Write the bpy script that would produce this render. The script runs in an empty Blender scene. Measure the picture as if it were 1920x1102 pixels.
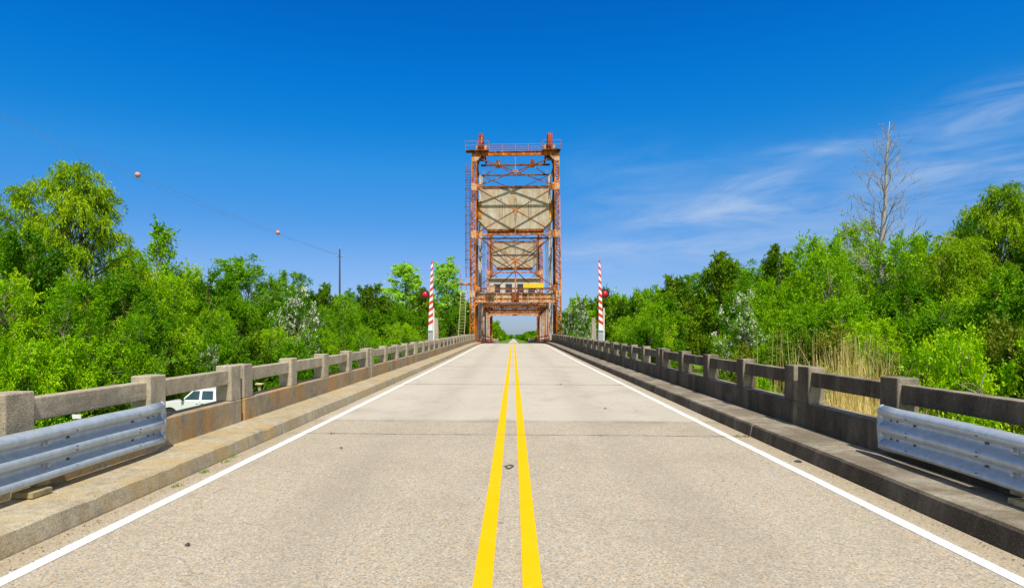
import bpy, math, random
import numpy as np
from mathutils import Vector, Matrix
R = math.radians
sc = bpy.context.scene
C = sc.collection
random.seed(7); rng = np.random.default_rng(7)

# ---------------------------------------------------------------- camera
cd = bpy.data.cameras.new('camera'); cam = bpy.data.objects.new('camera', cd); C.objects.link(cam)
cam.location = (0, 0, 1.72); YAW = R(2.7); cam.rotation_euler = (R(90), 0, YAW)
cd.sensor_width = 36; cd.lens = 22.5; cd.shift_x = (960-(962.5-1200*math.tan(YAW)))/1920; cd.shift_y = 82/1920
cd.clip_end = 9000; cd.clip_start = 0.05
sc.camera = cam
F, HX, HY, CH = 1200.0, 962.5, 633.0, 1.72

# ---------------------------------------------------------------- light
SUN_EL, SUN_AZ = 58.0, 13.0            # sun behind the camera, a little to the right
w = bpy.data.worlds.new('World'); sc.world = w; w.use_nodes = True
nt = w.node_tree; nt.nodes.clear()
def N(t, typ, **kw):
    n = t.nodes.new(typ)
    for k, v in kw.items(): setattr(n, k, v)
    return n
def M2(t, op, a, b=None, c=None, clamp=False):
    n = t.nodes.new('ShaderNodeMath'); n.operation = op; n.use_clamp = clamp
    for i, v in enumerate((a, b, c)):
        if v is None: continue
        if isinstance(v, (int, float)): n.inputs[i].default_value = v
        else: t.links.new(v, n.inputs[i])
    return n.outputs[0]
def MIX(t, fac, a, b, typ='MIX'):
    n = t.nodes.new('ShaderNodeMix'); n.data_type = 'RGBA'; n.blend_type = typ
    for s, v in ((n.inputs[0], fac), (n.inputs[6], a), (n.inputs[7], b)):
        if isinstance(v, (int, float)): s.default_value = v
        elif isinstance(v, tuple): s.default_value = (*v, 1) if len(v) == 3 else v
        else: t.links.new(v, s)
    return n.outputs[2]
def RAMP(t, fac, stops):
    n = t.nodes.new('ShaderNodeValToRGB'); t.links.new(fac, n.inputs[0])
    e = n.color_ramp.elements
    while len(e) < len(stops): e.new(0.5)
    for i, (p, c) in enumerate(stops):
        e[i].position = p; e[i].color = (*c, 1) if not isinstance(c, (int, float)) else (c, c, c, 1)
    return n.outputs[0]
def NOISE(t, vec, scale, detail=4, rough=.55, dist=0):
    n = t.nodes.new('ShaderNodeTexNoise'); n.inputs['Scale'].default_value = scale
    n.inputs['Detail'].default_value = detail; n.inputs['Roughness'].default_value = rough
    n.inputs['Distortion'].default_value = dist
    if vec is not None: t.links.new(vec, n.inputs['Vector'])
    return n.outputs['Fac']
def MAPV(t, vec, sc_=(1, 1, 1), loc=(0, 0, 0)):
    n = t.nodes.new('ShaderNodeMapping'); n.inputs['Scale'].default_value = sc_
    n.inputs['Location'].default_value = loc; t.links.new(vec, n.inputs['Vector']); return n.outputs[0]
sky = N(nt, 'ShaderNodeTexSky', sky_type='NISHITA', sun_disc=False)
sky.sun_elevation = R(SUN_EL); sky.sun_rotation = R(180 - SUN_AZ)
sky.altitude = 0; sky.air_density = 1.0; sky.dust_density = 0.35; sky.ozone_density = 2.5
tc = N(nt, 'ShaderNodeTexCoord'); sp = N(nt, 'ShaderNodeSeparateXYZ'); nt.links.new(tc.outputs['Generated'], sp.inputs[0])
hs = N(nt, 'ShaderNodeHueSaturation'); hs.inputs['Saturation'].default_value = 1.42; hs.inputs['Hue'].default_value = 0.497
hs.inputs['Value'].default_value = 1.0
nt.links.new(sky.outputs[0], hs.inputs['Color'])
# cirrus wisps, laid out by direction in the sky
dy = M2(nt, 'MAXIMUM', sp.outputs[1], 0.05)
a_ = M2(nt, 'DIVIDE', sp.outputs[0], dy); e_ = M2(nt, 'DIVIDE', sp.outputs[2], dy)
def streak(a0, e0, slope, width, along0, along1, strength, seed):
    s = M2(nt, 'SUBTRACT', M2(nt, 'SUBTRACT', e_, e0), M2(nt, 'MULTIPLY', M2(nt, 'SUBTRACT', a_, a0), slope))
    cb = N(nt, 'ShaderNodeCombineXYZ'); nt.links.new(a_, cb.inputs[0]); nt.links.new(s, cb.inputs[1]); cb.inputs[2].default_value = seed
    n1 = NOISE(nt, MAPV(nt, cb.outputs[0], (5, 26, 1)), 1.0, 8, .62, .9)
    n2 = NOISE(nt, MAPV(nt, cb.outputs[0], (3, 6, 1), (5, 2, 0)), 1.0, 3, .5)
    s2 = M2(nt, 'ADD', s, M2(nt, 'MULTIPLY', M2(nt, 'SUBTRACT', n2, .5), width*2.2))
    g = M2(nt, 'POWER', 2.718, M2(nt, 'MULTIPLY', M2(nt, 'POWER', M2(nt, 'ABSOLUTE', M2(nt, 'DIVIDE', s2, width)), 2), -1))
    mr = N(nt, 'ShaderNodeMapRange', interpolation_type='SMOOTHSTEP'); nt.links.new(a_, mr.inputs[0]); mr.inputs[1].default_value = along0; mr.inputs[2].default_value = along0+.18
    mr2 = N(nt, 'ShaderNodeMapRange', interpolation_type='SMOOTHSTEP'); nt.links.new(a_, mr2.inputs[0]); mr2.inputs[1].default_value = along1; mr2.inputs[2].default_value = along1-.25
    m = M2(nt, 'MULTIPLY', mr.outputs[0], mr2.outputs[0])
    nn = M2(nt, 'MULTIPLY', M2(nt, 'SUBTRACT', n1, .36), 3.2, clamp=True)
    return M2(nt, 'MULTIPLY', M2(nt, 'MULTIPLY', M2(nt, 'MULTIPLY', g, m), nn), strength)
cl = streak(.26, .192, .05, .026, .08, .62, .40, 0)
for args in ((.36, .232, .28, .020, .18, .62, .32, 21.), (.50, .290, .12, .013, .30, .70, .45, 3.3), (.80, .355, .20, .036, .54, 1.5, .45, 7.7), (.30, .135, .05, .035, -.05, .8, .32, 11.1), (.85, .27, .15, .05, .45, 1.5, .34, 15.), (.35, .21, .1, .07, .0, .9, .16, 31.)):
    cl = M2(nt, 'ADD', cl, streak(*args))
fr = M2(nt, 'GREATER_THAN', sp.outputs[1], 0.1)
cl = M2(nt, 'MULTIPLY', M2(nt, 'MINIMUM', cl, .8), fr)
# the deep polarised blue of the day: the sky's own colour corrected by height above the horizon
SKY_TINT = [(0.0, (.36, .47, .85)), (.04, (.44, .52, .88)), (.12, (.57, .62, .87)), (.18, (.46, .68, .92)), (.25, (.36, .82, 1.04)), (.31, (.12, .82, 1.1)), (.37, (.05, .82, 1.2)), (.47, (.03, .73, 1.18))]
zt_ = RAMP(nt, M2(nt, 'MULTIPLY', sp.outputs[2], 1.0), [(p, tuple(v/1.5 for v in c)) for p, c in SKY_TINT])
tint = MIX(nt, 1.0, hs.outputs[0], zt_, 'MULTIPLY')
vs_ = N(nt, 'ShaderNodeVectorMath', operation='SCALE'); nt.links.new(tint, vs_.inputs[0]); vs_.inputs[3].default_value = 1.62
# the half of the sky round the sun stays the pale natural sky
dt = N(nt, 'ShaderNodeVectorMath', operation='DOT_PRODUCT'); nt.links.new(tc.outputs['Generated'], dt.inputs[0])
dt.inputs[1].default_value = (math.sin(R(SUN_AZ))*math.cos(R(SUN_EL)), -math.cos(R(SUN_AZ))*math.cos(R(SUN_EL)), math.sin(R(SUN_EL)))
ms = N(nt, 'ShaderNodeMapRange', interpolation_type='SMOOTHSTEP'); nt.links.new(dt.outputs['Value'], ms.inputs[0]); ms.inputs[1].default_value = .0; ms.inputs[2].default_value = .35
pale = N(nt, 'ShaderNodeHueSaturation'); pale.inputs['Saturation'].default_value = .62; nt.links.new(sky.outputs[0], pale.inputs['Color'])
both = MIX(nt, ms.outputs[0], vs_.outputs[0], pale.outputs[0])
skc = MIX(nt, cl, both, (4.6, 5.4, 6.5))
bg = N(nt, 'ShaderNodeBackground'); bg.inputs[1].default_value = 0.1
nt.links.new(skc, bg.inputs[0])
wo = N(nt, 'ShaderNodeOutputWorld'); nt.links.new(bg.outputs[0], wo.inputs[0])
sl = bpy.data.lights.new('sun', 'SUN'); sl.energy = 4.2; sl.angle = R(.5); sl.color = (1, .93, .80)
so = bpy.data.objects.new('sun', sl); C.objects.link(so)
sd = Vector((math.sin(R(SUN_AZ))*math.cos(R(SUN_EL)), -math.cos(R(SUN_AZ))*math.cos(R(SUN_EL)), math.sin(R(SUN_EL))))
so.rotation_euler = sd.to_track_quat('Z', 'Y').to_euler(); so.location = (20, -30, 60)
sc.view_settings.view_transform = 'Standard'; sc.view_settings.look = 'None'
sc.view_settings.exposure = 0.38; sc.view_settings.gamma = 1
sc.render.engine = 'CYCLES'
sc.cycles.max_bounces = 8; sc.cycles.transparent_max_bounces = 8

# ---------------------------------------------------------------- helpers
class MB:
    def __init__(s): s.v = []; s.f = []; s.m = []
    def add(s, vs, fs, mi=0):
        o = len(s.v); s.v += [tuple(v) for v in vs]; s.f += [tuple(i+o for i in f) for f in fs]; s.m += [mi]*len(fs)
    def box(s, x0, x1, y0, y1, z0, z1, mi=0):
        s.add([(x, y, z) for x in (x0, x1) for y in (y0, y1) for z in (z0, z1)],
              [(0,1,3,2),(4,6,7,5),(0,4,5,1),(2,3,7,6),(0,2,6,4),(1,5,7,3)], mi)
    def bar(s, p, q, a, b, up=(0, 0, 1), mi=0):
        p = Vector(p); q = Vector(q); d = (q-p).normalized(); u = Vector(up)
        if abs(d.dot(u)) > .97: u = Vector((0, 1, 0))
        r = d.cross(u).normalized(); u = r.cross(d).normalized()
        vs = [c + r*i*a/2 + u*j*b/2 for c in (p, q) for i, j in ((-1,-1),(1,-1),(1,1),(-1,1))]
        s.add(vs, [(3,2,1,0),(4,5,6,7),(0,1,5,4),(1,2,6,5),(2,3,7,6),(3,0,4,7)], mi)
    def tube(s, pts, rad, n=6, mi=0, cap=True):
        pts = [Vector(p) for p in pts]; rings = []
        if not hasattr(rad, '__len__'): rad = [rad]*len(pts)
        o = len(s.v); ref = Vector((0.3, 1, .1)).normalized()
        for i, p in enumerate(pts):
            d = (pts[min(i+1, len(pts)-1)]-pts[max(i-1, 0)])
            if d.length < 1e-9: d = Vector((0, 0, 1))
            d.normalize(); r = d.cross(ref)
            if r.length < .05: r = d.cross(Vector((1, 0, 0)))
            r.normalize(); u = d.cross(r)
            for k in range(n):
                t = 2*math.pi*k/n; s.v.append(tuple(p + (r*math.cos(t)+u*math.sin(t))*rad[i]))
        for i in range(len(pts)-1):
            for k in range(n):
                a = o+i*n+k; b = o+i*n+(k+1) % n; s.f.append((a, b, b+n, a+n)); s.m.append(mi)
        if cap:
            s.f.append(tuple(o+k for k in range(n))[::-1]); s.m.append(mi)
            s.f.append(tuple(o+(len(pts)-1)*n+k for k in range(n))); s.m.append(mi)
    def prism(s, poly, axis, a0, a1, mi=0):
        # poly: list of 2D points; axis 'x': (y,z) extruded in x; 'y': (x,z); 'z': (x,y)
        def P(u, v, a):
            return {'x': (a, u, v), 'y': (u, a, v), 'z': (u, v, a)}[axis]
        n = len(poly); vs = [P(u, v, a0) for u, v in poly]+[P(u, v, a1) for u, v in poly]
        fs = [tuple(range(n))[::-1], tuple(range(n, 2*n))]+[(i, (i+1) % n, (i+1) % n+n, i+n) for i in range(n)]
        s.add(vs, fs, mi)
    def disc(s, c, r0, r1, ax, th, n=24, mi=0):
        c = Vector(c); ax = Vector(ax).normalized(); s.tube([c-ax*th/2, c+ax*th/2], [r0, r1], n, mi)
    def ball(s, c, r, n=12, m=8, mi=0, sx=1, sy=1, sz=1):
        o = len(s.v); c = Vector(c)
        for j in range(m+1):
            ph = math.pi*j/m
            for k in range(n):
                t = 2*math.pi*k/n
                s.v.append((c.x+r*sx*math.sin(ph)*math.cos(t), c.y+r*sy*math.sin(ph)*math.sin(t), c.z+r*sz*math.cos(ph)))
        for j in range(m):
            for k in range(n):
                a = o+j*n+k; b = o+j*n+(k+1) % n; s.f.append((a, a+n, b+n, b)); s.m.append(mi)
    def build(s, name, mats, parent=None, bevel=0, smooth=False):
        me = bpy.data.meshes.new(name); me.from_pydata(s.v, [], s.f)
        if not isinstance(mats, (list, tuple)): mats = [mats]
        for m in mats: me.materials.append(m)
        if len(mats) > 1: me.polygons.foreach_set('material_index', s.m)
        me.validate(); me.update()
        import bmesh
        bm = bmesh.new(); bm.from_mesh(me); bmesh.ops.recalc_face_normals(bm, faces=bm.faces); bm.to_mesh(me); bm.free()
        if smooth: me.polygons.foreach_set('use_smooth', [True]*len(me.polygons))
        o = bpy.data.objects.new(name, me); C.objects.link(o)
        if parent: o.parent = parent
        if bevel:
            b = o.modifiers.new('bevel', 'BEVEL'); b.width = bevel; b.segments = 2; b.limit_method = 'ANGLE'; b.angle_limit = R(50)
        return o
def tag(o, label=None, cat=None, group=None, kind=None):
    if label: o['label'] = label
    if cat: o['category'] = cat
    if group: o['group'] = group
    if kind: o['kind'] = kind
    return o
def empty(name, loc=(0, 0, 0), rz_=0, label=None, cat=None, group=None):
    o = bpy.data.objects.new(name, None); C.objects.link(o); o.location = loc; o.rotation_euler = (0, 0, rz_)
    o.empty_display_size = .3
    return tag(o, label, cat, group)
def copy_tree(o, parent=None):
    c = o.copy(); C.objects.link(c); c.parent = parent
    for ch in list(o.children): copy_tree(ch, c)
    return c
def smooth01(t): t = max(0., min(1., t)); return t*t*(3-2*t)
PY = [-40, 0, 10, 20, 36, 65, 75, 87, 105, 122, 132, 150, 190, 230, 300, 450, 700, 3000, 8000]
PZ = [-.4, 0, .115, .24, .45, .92, 1.02, .98, .85, .69, .58, .42, .02, -.6, -1.5, -2.2, -2.4, -2.5, -2.5]
def rz(y):
    # smoothed profile of the road
    s = 0
    for d in (-6, -3, 0, 3, 6): s += float(np.interp(y+d, PY, PZ))
    return s/5
def ground(x, y):
    base = -2.75 + .85*smooth01((26-y)/18)
    base += .18*math.sin(x*.31+1)*math.sin(y*.23) + .1*math.sin(x*.9+y*.7)
    # embankments that carry the road off both ends of the bridge
    for e in (smooth01((2-y)/6), smooth01((y-196)/14)):
        if e > 0:
            t = smooth01((16-abs(x))/9); base = base*(1-e*t) + (rz(y)-.12)*(e*t)
    r = smooth01((y-(82+3*math.sin(x*.07)))/4)*smooth01(((118+4*math.sin(x*.05+2))-y)/4)
    base = base*(1-r) + (-6)*r
    if y > 260: base = base*(1-smooth01((y-260)/100)) - 2.62*smooth01((y-260)/100)
    return base
def at(px, py, Y):
    k = (px-(HX-F*math.tan(YAW)))/F; c, s_ = math.cos(YAW), math.sin(YAW)
    X = Y*(k*c-s_)/(c+k*s_); return Vector((X, Y, CH+(HY-py)*(Y*c-X*s_)/F))

# ---------------------------------------------------------------- materials
def mat(name, rough=.8, spec=.3):
    m = bpy.data.materials.new(name); m.use_nodes = True; t = m.node_tree
    b = t.nodes['Principled BSDF']; b.inputs['Roughness'].default_value = rough
    b.inputs['Specular IOR Level'].default_value = spec
    return m, t, b
def wpos(t): return t.nodes.new('ShaderNodeNewGeometry').outputs['Position']
def wnrm(t): return t.nodes.new('ShaderNodeNewGeometry').outputs['Normal']
def sep(t, v):
    n = t.nodes.new('ShaderNodeSeparateXYZ'); t.links.new(v, n.inputs[0]); return n.outputs
def bump(t, b, h, strength=.3, dist=.01):
    n = t.nodes.new('ShaderNodeBump'); n.inputs['Strength'].default_value = strength; n.inputs['Distance'].default_value = dist
    t.links.new(h, n.inputs['Height']); t.links.new(n.outputs[0], b.inputs['Normal'])
def plain(name, col, rough=.6, spec=.4, metal=0, var=.25, scale=3):
    m, t, b = mat(name, rough, spec); b.inputs['Metallic'].default_value = metal
    n = NOISE(t, wpos(t), scale, 5)
    d = tuple(c*(1-var) for c in col); l = tuple(min(1, c*(1+var*.6)) for c in col)
    t.links.new(RAMP(t, n, [(.3, d), (.7, l)]), b.inputs['Base Color'])
    return m
def concrete(name, light, dark, stain, stain_amt, algae=0.0, spots=.5):
    m, t, b = mat(name, .92, .2); p = wpos(t)
    n1 = NOISE(t, p, 1.3, 6, .6); n2 = NOISE(t, p, 55, 3, .6); n3 = NOISE(t, MAPV(t, p, (1.1, 1.1, .35)), 1.6, 6, .65, .6)
    c = RAMP(t, n1, [(.32, dark), (.62, light)])
    n5 = NOISE(t, p, 8, 7, .72)
    c = MIX(t, M2(t, 'MULTIPLY', M2(t, 'SUBTRACT', n5, .47), 2.2, clamp=True), c, tuple(v*.55 for v in dark))
    c = MIX(t, M2(t, 'MULTIPLY', M2(t, 'SUBTRACT', .45, n5), 3, clamp=True), c, tuple(min(1, v*1.2) for v in light))
    streaks = NOISE(t, MAPV(t, p, (9, 9, .8)), 1.0, 4, .6)
    c = MIX(t, M2(t, 'MULTIPLY', M2(t, 'SUBTRACT', streaks, .5), 1.6, clamp=True), c, tuple(v*.45 for v in dark))
    st = M2(t, 'MULTIPLY', M2(t, 'SUBTRACT', n3, .5-.18*stain_amt), 5.5, clamp=True)
    if stain_amt > 0: c = MIX(t, M2(t, 'MULTIPLY', st, .85), c, stain)
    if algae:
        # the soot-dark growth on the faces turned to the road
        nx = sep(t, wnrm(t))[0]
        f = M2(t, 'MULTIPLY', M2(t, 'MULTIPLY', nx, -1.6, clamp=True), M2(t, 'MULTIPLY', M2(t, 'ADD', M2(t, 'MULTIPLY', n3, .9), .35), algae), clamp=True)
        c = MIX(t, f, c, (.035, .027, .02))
    v = t.nodes.new('ShaderNodeTexVoronoi'); v.inputs['Scale'].default_value = 120; t.links.new(p, v.inputs['Vector'])
    vs = M2(t, 'MULTIPLY', sep(t, v.outputs['Color'])[0], 1)
    c = MIX(t, M2(t, 'MULTIPLY', M2(t, 'LESS_THAN', vs, .2), spots*.9), c, tuple(x*.42 for x in dark))
    sp2 = M2(t, 'MULTIPLY', M2(t, 'GREATER_THAN', vs, .93), spots*(.8 if not algae else .3))
    c = MIX(t, sp2, c, tuple(min(1, x*1.25) for x in light))
    t.links.new(c, b.inputs['Base Color'])
    bump(t, b, M2(t, 'ADD', n2, M2(t, 'MULTIPLY', n1, 1.5)), .55, .012)
    return m
M = {}
M['conc_l'] = concrete('weathered_concrete', (.48, .42, .31), (.30, .26, .19), (.40, .27, .12), .0)
M['conc_wall_l'] = concrete('orange_stained_concrete', (.42, .355, .25), (.23, .20, .15), (.48, .27, .08), .25)
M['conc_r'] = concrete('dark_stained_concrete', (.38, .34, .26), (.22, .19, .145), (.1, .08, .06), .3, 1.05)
M['kerb_l'] = concrete('kerb_concrete', (.48, .42, .30), (.32, .275, .195), (.45, .32, .14), .2)
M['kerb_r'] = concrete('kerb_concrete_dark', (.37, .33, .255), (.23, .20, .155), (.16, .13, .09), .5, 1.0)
M['cw'] = concrete('counterweight_concrete', (.60, .56, .45), (.44, .41, .33), (.44, .31, .16), .45, 0, .15)
M['pier'] = concrete('pier_concrete', (.36, .33, .27), (.22, .2, .16), (.2, .17, .12), .4)

def rust(name, pale=.35, bright=1.0, hue=(.62, .17, .02)):
    m, t, b = mat(name, .75, .3); p = wpos(t)
    n1 = NOISE(t, MAPV(t, p, (1.5, 1.5, .7)), 1.1, 8, .7, .4); n2 = NOISE(t, p, 4.5, 6, .7); n3 = NOISE(t, MAPV(t, p, (2, 2, .6), (9, 3, 1)), 1.3, 6, .65)
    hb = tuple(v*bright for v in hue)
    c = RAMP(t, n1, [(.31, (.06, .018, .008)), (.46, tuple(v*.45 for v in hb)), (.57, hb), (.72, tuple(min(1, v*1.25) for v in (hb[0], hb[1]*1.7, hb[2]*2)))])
    f = M2(t, 'MULTIPLY', M2(t, 'SUBTRACT', n3, .62-.35*pale), 7, clamp=True)
    f = M2(t, 'MULTIPLY', f, M2(t, 'MULTIPLY', M2(t, 'SUBTRACT', n2, .35), 4, clamp=True))
    c = MIX(t, M2(t, 'MULTIPLY', f, .9), c, (.62, .49, .32))
    t.links.new(c, b.inputs['Base Color']); bump(t, b, n2, .3, .01)
    return m
M['rust'] = rust('rusted_steel', .22, 1.0, (.70, .19, .018))
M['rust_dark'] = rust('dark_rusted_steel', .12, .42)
M['rust_pale'] = rust('peeling_paint_steel', .75, 1.0)
M['rust_red'] = rust('red_rusted_steel', .12, .75, (.5, .075, .015))
M['pale_steel'] = plain('faded_silver_paint', (.50, .47, .44), .6, .4, 0, .45, 1.2)
M['dark_steel'] = plain('dark_brown_steel', (.05, .028, .018), .7, .3, 0, .5, 3)
M['cream'] = plain('cream_ladder_paint', (.62, .50, .30), .7, .3, 0, .3, 2)
M['purple_rail'] = plain('oxide_pipe_rail', (.30, .17, .2), .6, .4, 0, .3, 3)
M['cable'] = plain('steel_cable', (.28, .26, .25), .5, .5, .3)
M['yellow_sign'] = plain('yellow_sign_paint', (.85, .52, .02), .5, .4, 0, .08, 2)
M['white_wall'] = plain('white_house_paint', (.58, .55, .48), .7, .3, 0, .15, 1.5)
M['glass_dark'] = plain('dark_window_glass', (.03, .035, .045), .12, .6, 0, .3, 2)
M['white_paint'] = plain('white_line_paint', (.74, .74, .72), .75, .3, 0, .07, 5)
M['wood'] = plain('weathered_wood', (.36, .30, .16), .85, .2, 0, .4, 9)
M['pole_wood'] = plain('creosoted_pole', (.10, .065, .045), .9, .2, 0, .3, 2)
M['ball'] = plain('faded_orange_ball', (.72, .30, .20), .5, .4, 0, .15, 2)
M['black'] = plain('black_paint', (.02, .02, .022), .5, .4)
M['tyre'] = plain('tyre_rubber', (.03, .03, .03), .85, .3)
M['silver'] = plain('silver_car_paint', (.74, .77, .80), .22, .6, .0, .03, 1)
M['grey_metal'] = plain('grey_painted_metal', (.42, .45, .47), .5, .5, .2, .15, 2)
M['gate_white'] = plain('white_reflective_paint', (.78, .78, .77), .45, .4, 0, .06, 2)
M['gate_red'] = plain('red_reflective_paint', (.66, .035, .015), .45, .4, 0, .1, 3)
M['lens'] = plain('red_signal_lens', (.55, .006, .012), .15, .7, 0, .1, 3)
M['orange'] = plain('orange_sign_paint', (.85, .17, .02), .5, .4, 0, .1, 3)
M['tar'] = plain('tar', (.085, .075, .065), .7, .3, 0, .5, 40)
M['joint'] = plain('joint_filler', (.10, .085, .06), .9, .2, 0, .5, 15)
M['soil'] = plain('brown_soil', (.12, .085, .045), .95, .1, 0, .4, 2)
M['chrome'] = plain('bright_wheel', (.6, .6, .6), .3, .5, .7, .1)
M['lamp_glass'] = plain('lamp_glass', (.6, .6, .6), .1, .6, 0, .05)

def road_mat():
    m, t, b = mat('exposed_aggregate_road', .88, .25); p = wpos(t); X, Y, Z = sep(t, p)
    n1 = NOISE(t, p, .55, 6, .6); n2 = NOISE(t, MAPV(t, p, (1.6, .12, 1)), 1.0, 5, .6)
    n4 = NOISE(t, MAPV(t, p, (1, 1, 1), (30, 4, 0)), 2.2, 6, .7)
    base = RAMP(t, n1, [(.3, (.34, .31, .25)), (.7, (.44, .405, .34))])
    base = MIX(t, M2(t, 'MULTIPLY', M2(t, 'SUBTRACT', n2, .48), 1.4, clamp=True), base, (.29, .245, .18))
    base = MIX(t, M2(t, 'MULTIPLY', M2(t, 'SUBTRACT', n4, .56), 2.0, clamp=True), base, (.25, .215, .165))
    # worn wheel tracks a touch lighter
    v = t.nodes.new('ShaderNodeTexVoronoi'); v.inputs['Scale'].default_value = 80; t.links.new(p, v.inputs['Vector'])
    vr, vg, vb = sep(t, v.outputs['Color'])
    st = RAMP(t, vr, [(0, (.14, .11, .08)), (.16, (.26, .22, .16)), (.5, (.40, .36, .28)), (.78, (.52, .47, .38)), (.93, (.62, .36, .13)), (1, (.72, .70, .64))])
    near = M2(t, 'LESS_THAN', M2(t, 'ADD', Y, M2(t, 'MULTIPLY', NOISE(t, MAPV(t, p, (3, 1, 1)), 1.0, 3), .12)), 12.25)
    fac = M2(t, 'ADD', M2(t, 'MULTIPLY', near, .40), .22)
    c = MIX(t, fac, base, st)
    # the deck past the approach slab is smoother and paler
    c = MIX(t, M2(t, 'MULTIPLY', M2(t, 'SUBTRACT', 1, near), .55), c, (.54, .495, .42))
    # sand and grit washed to the kerbs
    ax = M2(t, 'ABSOLUTE', M2(t, 'ADD', X, .03))
    g = M2(t, 'MULTIPLY', M2(t, 'SUBTRACT', M2(t, 'ADD', ax, M2(t, 'MULTIPLY', NOISE(t, p, 3.5, 6, .65), .30)), 3.70), 9, clamp=True)
    c = MIX(t, M2(t, 'MULTIPLY', g, .5), c, MIX(t, vg, (.27, .22, .14), (.44, .35, .22)))
    wp = M2(t, 'ABSOLUTE', M2(t, 'SUBTRACT', M2(t, 'ABSOLUTE', M2(t, 'ADD', X, .04)), 1.75))
    lane = M2(t, 'MULTIPLY', M2(t, 'SUBTRACT', .62, wp), 2.0, clamp=True)
    c = MIX(t, M2(t, 'MULTIPLY', lane, M2(t, 'MULTIPLY', M2(t, 'SUBTRACT', NOISE(t, MAPV(t, p, (1.2, .25, 1)), 1.0, 6, .7), .30), .9, clamp=True)), c, (.24, .21, .165))
    bl = NOISE(t, MAPV(t, p, (1, .7, 1), (3, 8, 0)), .9, 7, .72)
    c = MIX(t, M2(t, 'MULTIPLY', M2(t, 'SUBTRACT', bl, .52), 2.2, clamp=True), c, (.26, .225, .17))
    # dark drag stain along the seam and spilled spots
    sm_ = M2(t, 'SUBTRACT', 1, M2(t, 'MULTIPLY', M2(t, 'ABSOLUTE', M2(t, 'SUBTRACT', Y, 12.15)), 3.0), clamp=True)
    c = MIX(t, M2(t, 'MULTIPLY', sm_, M2(t, 'MULTIPLY', M2(t, 'SUBTRACT', bl, .38), 1.6, clamp=True)), c, (.17, .145, .11))
    dn = NOISE(t, p, 5.5, 2, .5); c = MIX(t, M2(t, 'MULTIPLY', M2(t, 'SUBTRACT', dn, .735), 9, clamp=True), c, (.16, .13, .10))
    # hairline cracks
    cr = t.nodes.new('ShaderNodeTexVoronoi'); cr.feature = 'DISTANCE_TO_EDGE'; cr.inputs['Scale'].default_value = .28
    t.links.new(MIXV(t, p), cr.inputs['Vector'])
    ck = M2(t, 'LESS_THAN', cr.outputs['Distance'], .0012)
    c = MIX(t, M2(t, 'MULTIPLY', ck, .45), c, (.12, .1, .07))
    t.links.new(c, b.inputs['Base Color'])
    bump(t, b, M2(t, 'ADD', vb, NOISE(t, p, 180, 2)), .35, .006)
    return m
def MIXV(t, p):
    n = t.nodes.new('ShaderNodeTexNoise'); n.inputs['Scale'].default_value = 1.1; n.inputs['Detail'].default_value = 5; t.links.new(p, n.inputs['Vector'])
    a = t.nodes.new('ShaderNodeVectorMath'); a.operation = 'ADD'; t.links.new(p, a.inputs[0]); t.links.new(n.outputs['Color'], a.inputs[1]); return a.outputs[0]
M['road'] = road_mat()
def yellow_mat(name, col, wear):
    m, t, b = mat(name, .85, .08); p = wpos(t)
    n = NOISE(t, p, 3, 6, .7); n2 = NOISE(t, p, 120, 3, .7)
    c = RAMP(t, n, [(.3, tuple(v*.92 for v in col)), (.7, col)])
    c = MIX(t, M2(t, 'MULTIPLY', M2(t, 'SUBTRACT', M2(t, 'ADD', n2, M2(t, 'MULTIPLY', n, .35)), wear), 9, clamp=True), c, (.36, .31, .22))
    t.links.new(c, b.inputs['Base Color']); bump(t, b, n2, .3, .003); return m
M['yellow'] = yellow_mat('yellow_line_paint', (.90, .455, .0), .80)
M['white_line'] = yellow_mat('edge_line_paint', (.76, .76, .74), .77)
def galv():
    m, t, b = mat('galvanised_steel', .42, .5); p = wpos(t); b.inputs['Metallic'].default_value = .35
    n = NOISE(t, MAPV(t, p, (6, 6, 2)), 2, 6, .65); n2 = NOISE(t, p, 28, 4, .6)
    c = RAMP(t, n, [(.3, (.34, .41, .47)), (.7, (.50, .56, .62))])
    c = MIX(t, M2(t, 'MULTIPLY', M2(t, 'SUBTRACT', n2, .62), 4, clamp=True), c, (.36, .37, .36))
    t.links.new(c, b.inputs['Base Color'])
    t.links.new(RAMP(t, n2, [(.3, .36), (.7, .55)]), b.inputs['Roughness']); bump(t, b, n2, .08, .004); return m
M['galv'] = galv()
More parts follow.
